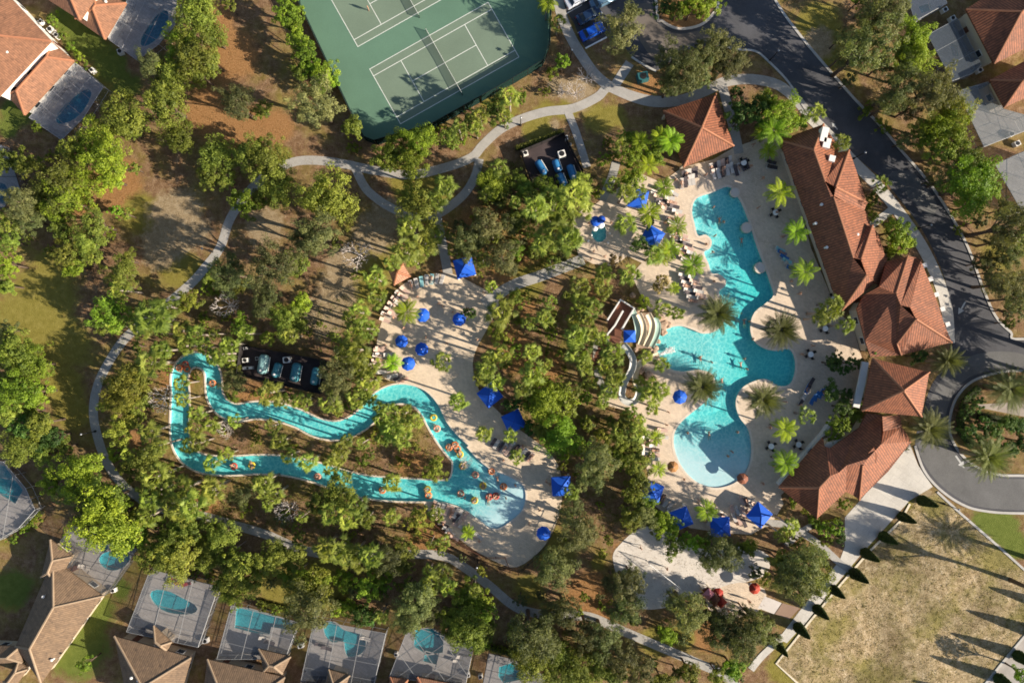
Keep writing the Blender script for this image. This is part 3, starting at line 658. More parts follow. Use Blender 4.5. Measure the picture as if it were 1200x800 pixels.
# ---- middle wing with the saw-tooth gables
b = building('clubhouse', 'middle clubhouse wing with sawtooth terracotta gables and a white arcade beside the road', 'building', 1060, 360)
q1, q2, q3, q4 = (1030.6, 336, 7.9), (1050, 344, 8.0), (1055.5, 357.5, 8.1), (1073.5, 374, 8.2)
roof(b, [[q1, q2, q3, q4, (1051, 403, 5.6), (1056, 416, 4.6), (1020, 418, 4.4), (1014, 399, 4.4), (1004, 362, 4.8), (1012, 346, 5.6)],
         [q4, (1115.5, 401, 4.4), (1056, 416, 4.6), (1051, 403, 5.6)], [q4, (1115.5, 401, 4.4), (1107, 381, 4.4), (1097, 350, 4.4), (1080, 307, 5.4), (1066.5, 360, 7.95)]], T_RED, CAP_RED)
roof(b, [[(1064, 300, 5.8), q2, q1, (1039, 307, 4.9)], [(1064, 300, 5.8), q2, q3, (1074, 302, 5.0)]], T_RED, CAP_RED)
roof(b, [[(1080, 304, 5.7), (1066.5, 360, 7.95), q3, (1073, 302, 5.0)]], T_RED, CAP_RED)
walls(b, [XY(p, 4.5) for p in ((1004, 362), (1039, 307), (1080, 305), (1097, 350), (1115, 401), (1057, 415), (1020, 417))], 4.35, M['cream'], d=.8)
vents(b, [(1045, 352, 6.6), (1063, 373, 6.6)])
for px, py in ((1083, 311), (1090, 327), (1097, 345), (1104, 362), (1110, 380)):
    q = P(px, py, 4.2); MB().box((q.x, q.y, 2.1), (.55, .55, 4.2), R(20)).box((q.x, q.y, 4.3), (.75, .75, .25), R(20)).build('column', M['whitewall'], b)
# ---- entrance tower
b = building('entrance_tower', 'square clubhouse tower with a pyramid terracotta roof facing the roundabout', 'building', 1050, 455)
tN, tE, tS, tW, ta = (1022.5, 419.5, 6.4), (1089, 436, 6.4), (1080, 488, 6.4), (1010, 481, 6.4), (1059, 457.5, 10.6)
roof(b, [[tN, tE, ta], [tE, tS, ta], [tS, tW, ta], [tW, tN, ta]], T_RED, CAP_RED)
walls(b, [XY(p, 6.4) for p in (tN, tE, tS, tW)], 6.3, M['cream'], d=1.5)
MB().strip(W([(1014, 424), (1010, 448), (1003, 477)], 4), 1.1, 3.7, 4.15).build('parapet', M['whitewall'], b)
# ---- south wing
b = building('clubhouse', 'south clubhouse wing with crossing terracotta hips beside the cypress plaza', 'building', 990, 545)
e, rz = 4.3, 8.0
A_, B_, C_, D_, E2 = (912.5, 570.5, e), (964.5, 512, e), (973, 557.5, rz), (960, 571.5, rz), (957.5, 607.5, e)
g0, g1_ = (983, 553.5, 7.6), (992.5, 545, 7.7)
K = (1011, 544.5, 7.8); q5 = (1016.5, 537.5, 8.0); q6 = (1033, 520, 8.0)
se = (1007, 585.5, e)
roof(b, [[A_, B_, C_, D_], [A_, D_, E2], [D_, C_, g0, g1_, (991, 576, 5.0), E2]], T_RED, CAP_RED)
roof(b, [[(967, 523, 5.2), (973.5, 525, 5.2), g0, C_], [(973.5, 525, 5.2), (1007, 501, e), (1016, 484, e), (1033, 486, 5.2), q6, q5, K, g1_, g0]], T_RED, CAP_RED)
roof(b, [[g1_, K, se, (1000, 580, 4.4), (991, 576, 5.0)], [K, q5, q6, (1068.5, 517, e), (1041, 552, e), se]], T_RED, CAP_RED)
roof(b, [[q6, (1068.5, 517, e), (1057, 500, e), (1035, 505, 6.0)], [(1035, 505, 6.0), (1057, 500, e), (1055, 486, e), (1034, 488, 5.6)]], T_RED, CAP_RED)
walls(b, [XY(p, e) for p in ((913, 570.5), (965, 512), (1007, 501), (1016, 486), (1056, 487), (1068, 517), (1007, 585), (992, 576), (958, 607))], e - .05, M['cream'], d=1.1)
vents(b, [(958, 563, 6.6), (964, 557, 6.8), (950, 578, 6.0), (1020, 531, 7.0)])
dm = (1024, 524, 8.3)
roof(b, [[dm, (1013.5, 535, 7.5), (1018, 529, 7.4)], [dm, (1013.5, 535, 7.5), (1026, 543, 6.5), (1028, 534, 7.4)]], T_RED, CAP_RED, over=.5)
MB().strip(W([(913, 568), (938, 538), (964, 510), (975, 494)], 1.2), .5, .0, 1.2).build('terrace_wall', M['whitewall'], b)

# ---------------------------------------------------------------- neighbouring houses
def house(label, hips, wallm, roofm, capm, ctr, vent=(), name='house'):
    b = building(name, label, 'house', *ctr)
    for c, ez, rz, *o in hips:
        roof(b, hipfacets(c, ez, rz, gable=bool(o)), roofm, capm); walls(b, [XY(p, ez) for p in c], ez - .1, wallm, d=.6)
    vents(b, vent); return b
CAGES = []
def cage(label, corners, z=2.7, step=2.6, ang=None, solid=.34, col=(.085, .09, .10), frame='black', ctr=None):
    CAGES.append(corners); c = np.array(corners, float).mean(0); t = thing('pool_enclosure', P(*c), 0, label, 'screen enclosure')
    pl = [Vector(XY(p, z)) for p in corners]; n = len(pl); mb = MB(); bt = .048
    for i in range(n):
        a, b_ = pl[i], pl[(i + 1) % n]; k = max(1, round((b_ - a).length / step))
        mb.tube([(a.x, a.y, z), (b_.x, b_.y, z)], bt, 4); mb.tube([(a.x, a.y, 1.1), (b_.x, b_.y, 1.1)], bt * .7, 4)
        for j in range(k): p = a + (b_ - a) * j / k; mb.tube([(p.x, p.y, 0), (p.x, p.y, z)], bt, 4)
    # roof beams across the enclosure
    d = (pl[1] - pl[0]).normalized() if ang is None else Vector((math.cos(R(ang)), math.sin(R(ang)))); nn = Vector((-d.y, d.x))
    for dd, n2, st in ((d, nn, step), (nn, d, step * 1.35)):
        lo = min(p.dot(n2) for p in pl); hi = max(p.dot(n2) for p in pl); k = max(1, int((hi - lo) / st))
        for j in range(1, k):
            s0 = lo + (hi - lo) * j / k; xs = []
            for i in range(n):
                a, b_ = pl[i], pl[(i + 1) % n]; da, db = a.dot(n2) - s0, b_.dot(n2) - s0
                if da * db < 0: xs.append(a + (b_ - a) * (da / (da - db)))
            if len(xs) >= 2:
                xs.sort(key=lambda p: p.dot(dd))
                for q in range(0, len(xs) - 1, 2): mb.tube([(*xs[q], z - .005), (*xs[q + 1], z - .005)], bt, 4)
    mb.build('frame', M[frame], t)
    sm = _M.setdefault(('scr', col, solid), None) or screen_mat('insect_screen', col, solid); _M[('scr', col, solid)] = sm
    m2 = MB(); pp = [(p.x, p.y) for p in pl]; m2.add([(*p, z + .08) for p in pp], [tuple(range(n))])
    for i in range(n): a, b_ = pp[i], pp[(i + 1) % n]; m2.add([(*a, .08), (*b_, .08), (*b_, z + .02), (*a, z + .02)], [(0, 1, 2, 3)])
    m2.build('screen', sm, t)
    sheet('patio', [[(p.x, p.y) for p in [Vector(XY(q)) for q in corners]]], .036, M['patio'], step=3, thick=.1)
    return t
M['alu'] = mat('bronze_aluminium', (.10, .09, .085), .5, .15, 2, 8)
M['palealu'] = mat('pale_aluminium', (.36, .36, .36), .5, .12, 2, 8)
house('two storey house with orange brown hips and a white wall, top left corner', [([(60, 48), (-8, -24), (-74, 46), (-4, 116)], 6.2, 8.8), ([(87, 71.5), (62, 50), (8, 112), (29, 135)], 3.0, 5.0)], M['whitewall'], T_ORANGE, CAP_RED, (20, 60), [(10, 62, 7), (2, 52, 7), (48, 80, 4), (40, 90, 4), (30, 97, 4)])
house('house with a brown hip roof at the top edge left of the tennis courts', [([(123, 46.5), (88, 22), (112, -14), (148, 4)], 3.2, 5.0), ([(94, 24), (50, -4), (76, -40), (118, -12)], 5.8, 8.0)], M['whitewall'], T_ORANGE, CAP_RED, (100, 10), [(125, 3, 4)])
cage('grey pool enclosure with a dark blue pool below the top left house', [(88, 74), (121, 102), (98, 138), (72, 164), (34, 138)], col=(.16, .17, .2), frame='palealu', solid=.3)
cage('grey pool enclosure with dark blue pool at the top edge left of the courts', [(127, 46), (148, 3), (152, -12), (208, -12), (205, 30), (186, 52), (161, 71)], col=(.16, .17, .2), frame='palealu', solid=.3)
cage('pool enclosure with a dark blue corner of pool at the upper left edge', [(-20, 170), (2, 170), (14, 190), (24, 222), (4, 244), (-20, 240)], col=(.16, .17, .2), solid=.3)
cage('pool enclosure with a teal pool at the lower left edge', [(-14, 538), (4, 541), (30, 572), (41, 597), (22, 618), (-4, 634), (-14, 630)], frame='palealu')
house('large rambling house with tan tiled hips at the lower left corner', [([(62, 655), (120, 698), (48, 800), (18, 757)], 3.4, 6.2), ([(59, 632), (84, 652), (66, 684), (48, 676)], 3.4, 4.6), ([(24, 757), (26, 776), (-30, 778), (-30, 755)], 3.3, 4.6), ([(22, 774), (32, 784), (16, 806), (4, 798)], 3.3, 4.4)], M['tanwall'], T_TAN, CAP_TAN, (70, 715), [(52, 698, 4.6), (60, 703, 4.6), (66, 709, 4.6), (51, 728, 5), (44, 740, 5), (35, 756, 4.6), (62, 772, 4)])
cage('wide pool enclosure with a hot tub beside the rambling tan house', [(84, 616), (128, 626), (161, 643), (122, 698), (108, 692), (74, 672), (88, 650), (70, 634)], frame='alu')
house('house with a steep tan hip roof and small dormer, second along the bottom edge', [([(134, 745), (224, 770), (204, 838), (150, 825)], 3.4, 6.4), ([(180, 733), (201, 752), (196, 762), (182, 752)], 3.0, 4.4)], M['tanwall'], T_TAN, CAP_TAN, (180, 775), [(155, 793, 5.4), (163, 796, 5.4)])
cage('pool enclosure with a kidney pool and red loungers along the bottom edge', [(176, 667), (256, 687), (232, 758), (148, 740)], frame='palealu')
house('house with a flat tan hip roof, third along the bottom edge', [([(243, 772), (302, 785), (330, 794), (300, 850), (232, 840)], 3.2, 5.6)][:0] + [([(243, 772), (334, 793), (318, 850), (235, 835)], 3.2, 5.8), ([(303, 760), (341, 769), (331, 789), (309, 786)], 3.0, 4.3)], M['tanwall'], T_TAN, CAP_TAN, (280, 795))
cage('pool enclosure with a notched teal pool along the bottom edge', [(271, 709), (350, 729), (334, 772), (254, 772)], frame='palealu')
house('house with a small tan gable below the pool with a forked outline', [([(385, 784), (410, 791), (402, 812), (380, 808)], 3.2, 4.8), ([(352, 800), (440, 806), (430, 850), (350, 850)], 3.2, 5.2)], M['tanwall'], T_TAN, CAP_TAN, (400, 806))
cage('pool enclosure with a forked turquoise pool along the bottom edge', [(368, 726), (452, 742), (438, 802), (352, 800)], frame='palealu')
house('house with orange tiled eaves at the bottom edge below the square hot tub', [([(457, 793), (478, 796), (474, 840), (452, 838)], 3.2, 4.8), ([(489, 793), (545, 804), (538, 850), (482, 842)], 3.2, 5.0)], M['tanwall'], T_ORANGE, CAP_RED, (490, 806))
cage('pool enclosure with a rectangular pool and a square hot tub along the bottom edge', [(476, 741), (486, 734), (555, 757), (545, 804), (456, 793)], frame='palealu')
cage('pool enclosure with a round ended teal pool at the bottom edge', [(573, 765), (606, 773), (640, 792), (632, 830), (562, 822)], frame='alu')
M['pal'] = M['whitewall']
cage('pool enclosure with a white panelled roof at the top right edge', [(1062, -8), (1072, 25), (1110, 4), (1102, -12)], frame='palealu', solid=.35, col=(.12, .14, .17))
house('house with a dark red hip roof at the upper right corner', [([(1132, 11), (1165, 75), (1240, 38), (1200, -34)], 4.4, 7.4)], M['cream'], T_RED, CAP_RED, (1190, 20))
cage('angular pool enclosure with a blue pool beside the dark red roof', [(1087, 41), (1122, 22), (1150, 76), (1140, 86), (1116, 95)], frame='palealu', solid=.4, col=(.12, .14, .16))
house('house with a smaller terracotta roof at the right edge below the dark red roof', [([(1160, 94), (1177, 126), (1240, 98), (1218, 62)], 4.2, 6.6)], M['cream'], T_RED, CAP_RED, (1195, 98))
cage('pale panelled pool enclosure at the right edge below the smaller terracotta roof', [(1122, 107), (1158, 96), (1176, 128), (1202, 135), (1210, 150), (1153, 172)], frame='palealu', solid=.5, col=(.17, .19, .20))
cage('pale pool enclosure at the right edge beside the round headed trees', [(1166, 193), (1204, 176), (1230, 190), (1230, 250), (1197, 247)], frame='palealu', solid=.45, col=(.17, .19, .20))
# orange gazebo by the river deck
b = building('gazebo', 'little pinkish orange hip roof gazebo at the edge of the river deck', 'gazebo', 466, 324)
gz = [(454, 314), (472, 309), (481, 324), (462, 334)]
T_PINK = tile_mat('salmon_roof_tiles', (.50, .24, .15), .36, .18)
roof(b, hipfacets(gz, 2.6, 4.0), T_PINK, CAP_RED)
for x, y in inset(W(gz, 2.6), .5): MB().box((x, y, 1.3), (.16, .16, 2.6)).build('post', M['wood'], b)
# ================================================================ vegetation
rng = np.random.default_rng(11)
def leafmesh(name, pts, nrm, size, shade, asp=.55):
    """many small leaves: one quad per leaf, facing roughly outward"""
    n = len(pts); nrm = nrm + rng.normal(0, .55, (n, 3)); nrm /= np.linalg.norm(nrm, axis=1)[:, None]
    t = np.cross(nrm, rng.normal(0, 1, (n, 3))); t /= np.linalg.norm(t, axis=1)[:, None]; b = np.cross(nrm, t)
    s = (size * rng.uniform(.65, 1.35, n))[:, None] / 2
    v = np.stack([pts - t * s, pts + b * s * asp - t * s * .1, pts + t * s, pts - b * s * asp + t * s * .1], 1).reshape(-1, 3)
    me = bpy.data.meshes.new(name); me.vertices.add(4 * n); me.vertices.foreach_set('co', v.astype(np.float32).ravel())
    me.loops.add(4 * n); me.loops.foreach_set('vertex_index', np.arange(4 * n, dtype=np.int32))
    me.polygons.add(n); me.polygons.foreach_set('loop_start', np.arange(0, 4 * n, 4, dtype=np.int32))
    me.update(calc_edges=True)
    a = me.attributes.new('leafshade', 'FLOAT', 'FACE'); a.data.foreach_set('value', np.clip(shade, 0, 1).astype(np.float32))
    me.materials.append(M['lime']); return me
def crown_mesh(rm, hz, zc, nclump, per, leaf, lob=.28, clr=None, shape='round'):
    ph = rng.uniform(0, 6.28, 4); cl = []; 
    while len(cl) < nclump:
        d = rng.normal(0, 1, 3); d /= np.linalg.norm(d); az = math.atan2(d[1], d[0])
        if d[2] < -.55: continue
        lobes = 1 + lob * (.6 * math.sin(3 * az + ph[0]) + .5 * math.sin(5 * az + ph[1]) + .5 * math.sin(2 * d[2] * 3 + ph[2] + az))
        rr = (rng.uniform(.12, 1) ** .42) * lobes * (.84 if rng.uniform() < .86 else 1.04)
        cl.append((d[0] * rm * rr, d[1] * rm * rr, zc + d[2] * hz * rr))
    cl = np.array(cl); cr = clr or rm * .18; P_ = []; Nn = []; Sh = []
    for c in cl:
        k = int(per * rng.uniform(.6, 1.4)); d = rng.normal(0, 1, (k, 3)); d /= np.linalg.norm(d, axis=1)[:, None]
        r = cr * rng.uniform(.6, 1.35) * rng.uniform(.35, 1, k) ** .5
        P_.append(c + d * r[:, None] * np.array((1, 1, .75))); out = c - np.array((0, 0, zc - hz * .4)); out /= np.linalg.norm(out) + 1e-6
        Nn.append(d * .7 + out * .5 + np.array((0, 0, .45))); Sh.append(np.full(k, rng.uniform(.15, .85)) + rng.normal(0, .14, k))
    return np.concatenate(P_), np.concatenate(Nn), np.concatenate(Sh), cl
def tree_proto(name, rm, h, nclump, per, leaf, lob, barkm='bark', hzk=.62, asp=.42):
    root = thing(name); hz = rm * hzk; zc = h - hz
    p, n, s, cl = crown_mesh(rm, hz, zc, nclump, per, leaf, lob)
    o = bpy.data.objects.new('crown', leafmesh('crown', p, n, leaf, s, asp)); C.objects.link(o); o.parent = root
    mb = MB(); tr = .05 * h; mb.tube([(0, 0, -.05), (.05, .03, h * .25), (0, .05, zc)], [tr * .75, tr * .5, tr * .3], 7)
    for i in rng.choice(len(cl), min(9, len(cl)), replace=False):
        c = cl[i]; mb.tube([(0, .03, h * rng.uniform(.25, .45)), (c[0] * .5, c[1] * .5, (c[2] + h * .35) / 2 + .2), tuple(c)], [tr * .28, tr * .18, tr * .06], 5)
    mb.build('trunk', M[barkm], root, smooth=True, local=True); root['rm'] = rm; return root
def frond(mb, root, az, el, ln, droop, nl, ll, shade, S_, width=.05, fan=False, keel=.25):
    """one pinnate frond: arching midrib with paired leaflets"""
    d = Vector((math.cos(az), math.sin(az), 0)); sd = Vector((-d.y, d.x, 0)); pts = []; p = Vector(root); e = el; st = ln / 8
    for i in range(9): pts.append(p.copy()); p = p + (d * math.cos(e) + Vector((0, 0, math.sin(e)))) * st; e -= droop / 8
    for i in range(8):
        a, b = pts[i], pts[i + 1]; w = width * (1 - i / 9); mb.add([a - sd * w, a + sd * w, b + sd * w, b - sd * w], [(0, 1, 2, 3)]); S_.append(shade * .8)
    for j in range(nl):
        t = .12 + .88 * j / nl; k = t * 8; i = min(7, int(k)); q = pts[i].lerp(pts[i + 1], k - i); tg_ = (pts[i + 1] - pts[i]).normalized()
        l = ll * (math.sin(min(1, t * 1.05) * math.pi * .82 + .35) * .9 + .15)
        for sg in (1, -1):
            o = (sd * sg * .86 + tg_ * .5 - Vector((0, 0, keel))).normalized(); tip = q + o * l * random.uniform(.85, 1.1); m_ = q + o * l * .5 + Vector((0, 0, .03)); wv = tg_ * l * .085 + Vector((0, 0, .0)); wv = tg_ * max(.035, l * .1)
            mb.add([q - wv * .5, m_ - wv, tip, m_ + wv], [(0, 1, 2, 3)]); S_.append(shade + random.uniform(-.15, .15))
def attach_leaf(mb, S_, root, name='crown'):
    o = mb.build(name, M['lime'], root, local=True, recalc=False); a = o.data.attributes.new('leafshade', 'FLOAT', 'FACE'); a.data.foreach_set('value', np.clip(np.array(S_), 0, 1).astype(np.float32)); return o
def palm_trunk(root, h, r, m='palebark'):
    mb = MB(); mb.tube([(0, 0, -.05), (.04, .02, h * .3), (.02, .05, h * .7), (0, 0, h)], [r * 1.35, r, r * .92, r * 1.05], 9); mb.build('trunk', M[m], root, smooth=True, local=True)
def feather_palm(h, n, ln, el0, droop, nl, ll, tr, name):
    root = thing(name); mb = MB(); S_ = []
    for i in range(n):
        f = i / n; az = i * 2.39996 + random.uniform(-.2, .2); el = el0[0] + (el0[1] - el0[0]) * f
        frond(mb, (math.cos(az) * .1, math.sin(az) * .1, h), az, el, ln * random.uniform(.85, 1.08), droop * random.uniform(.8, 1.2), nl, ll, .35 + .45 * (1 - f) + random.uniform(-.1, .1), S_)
    attach_leaf(mb, S_, root); palm_trunk(root, h, tr); root['rm'] = ln * .85; return root
def fan_palm(h, n, pl, fl, name):
    root = thing(name); mb = MB(); S_ = []
    for i in range(n):
        f = i / n; az = i * 2.39996 + random.uniform(-.45, .45); el = 1.3 - 1.75 * f + random.uniform(-.15, .15)
        d = Vector((math.cos(az) * math.cos(el), math.sin(az) * math.cos(el), math.sin(el))); sd = Vector((-math.sin(az), math.cos(az), 0)); up = sd.cross(d) * -1
        if up.z < 0: up = -up
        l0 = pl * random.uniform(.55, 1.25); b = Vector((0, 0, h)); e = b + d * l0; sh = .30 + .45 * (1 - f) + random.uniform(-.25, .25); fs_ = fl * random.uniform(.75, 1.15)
        mb.add([b - sd * .025, b + sd * .025, e + sd * .02, e - sd * .02], [(0, 1, 2, 3)]); S_.append(sh * .7)
        nb = 11; tw = random.uniform(-.5, .5); sd2 = sd * math.cos(tw) + up * math.sin(tw); up2 = up * math.cos(tw) - sd * math.sin(tw)
        for j in range(nb):
            a = -1.3 + 2.6 * j / (nb - 1); o = (d * math.cos(a) + sd2 * math.sin(a)); l = fs_ * (1 - .3 * abs(a) / 1.3) * random.uniform(.8, 1.15)
            tip = e + o * l - Vector((0, 0, l * random.uniform(.25, .6))); m_ = e + o * l * .5; pw = o.cross(up2).normalized() * l * .07
            mb.add([e, m_ - pw, tip, m_ + pw], [(0, 1, 2, 3)]); S_.append(sh + random.uniform(-.22, .22))
    attach_leaf(mb, S_, root); palm_trunk(root, h, .15); root['rm'] = pl * .85 + fl * .85; return root
PR = {}
PR['S'] = [Proto(tree_proto('small_tree', 1.35, 3.6, 26, 52, .22, .28)) for _ in range(3)]
PR['M'] = [Proto(tree_proto('shade_tree', 2.3, 5.6, 58, 62, .27, .36)) for _ in range(4)]
PR['L'] = [Proto(tree_proto('shade_tree', 3.7, 7.6, 120, 64, .29, .42)) for _ in range(4)]
PR['D'] = [Proto(tree_proto('pine_tree', 3.0, 8.2, 100, 66, .30, .36, hzk=.8, asp=.26)) for _ in range(4)]
PR['p'] = [Proto(fan_palm(h_, n_, .95, .85, 'fan_palm')) for h_, n_ in ((6.2, 26), (7.0, 30), (5.4, 22), (6.6, 32), (6.0, 28))]
PR['q'] = [Proto(feather_palm(h_, n_, 2.7, (1.25, -.25), 1.5, 20, .62, .13, 'feather_palm')) for h_, n_ in ((5.8, 16), (5.2, 14), (6.4, 18))]
PR['c'] = [Proto(feather_palm(h_, n_, 3.5, (1.35, -.55), .75, 26, .5, .34, 'date_palm')) for h_, n_ in ((6.0, 56), (6.6, 62))]
PR['s'] = [Proto(tree_proto('shrub', 1.1, 1.5, 18, 60, .17, .2, hzk=.7)) for _ in range(4)]
COL = {'m': (.165, .188, .036), 'b': (.178, .238, .026), 'd': (.135, .142, .060), 'y': (.205, .212, .036), 'g': (.075, .13, .03), 'p': (.19, .218, .042), 'q': (.23, .31, .024), 'c': (.115, .125, .05), 's': (.15, .18, .022), 'x': (.24, .17, .09)}
LOOK = {'m': 'leafy green', 'b': 'bright lime green', 'd': 'dark olive green', 'y': 'yellow green', 'g': 'deep green', 'p': 'green', 'q': 'lime green', 'c': 'grey green', 's': 'clipped green', 'x': 'dry brown'}
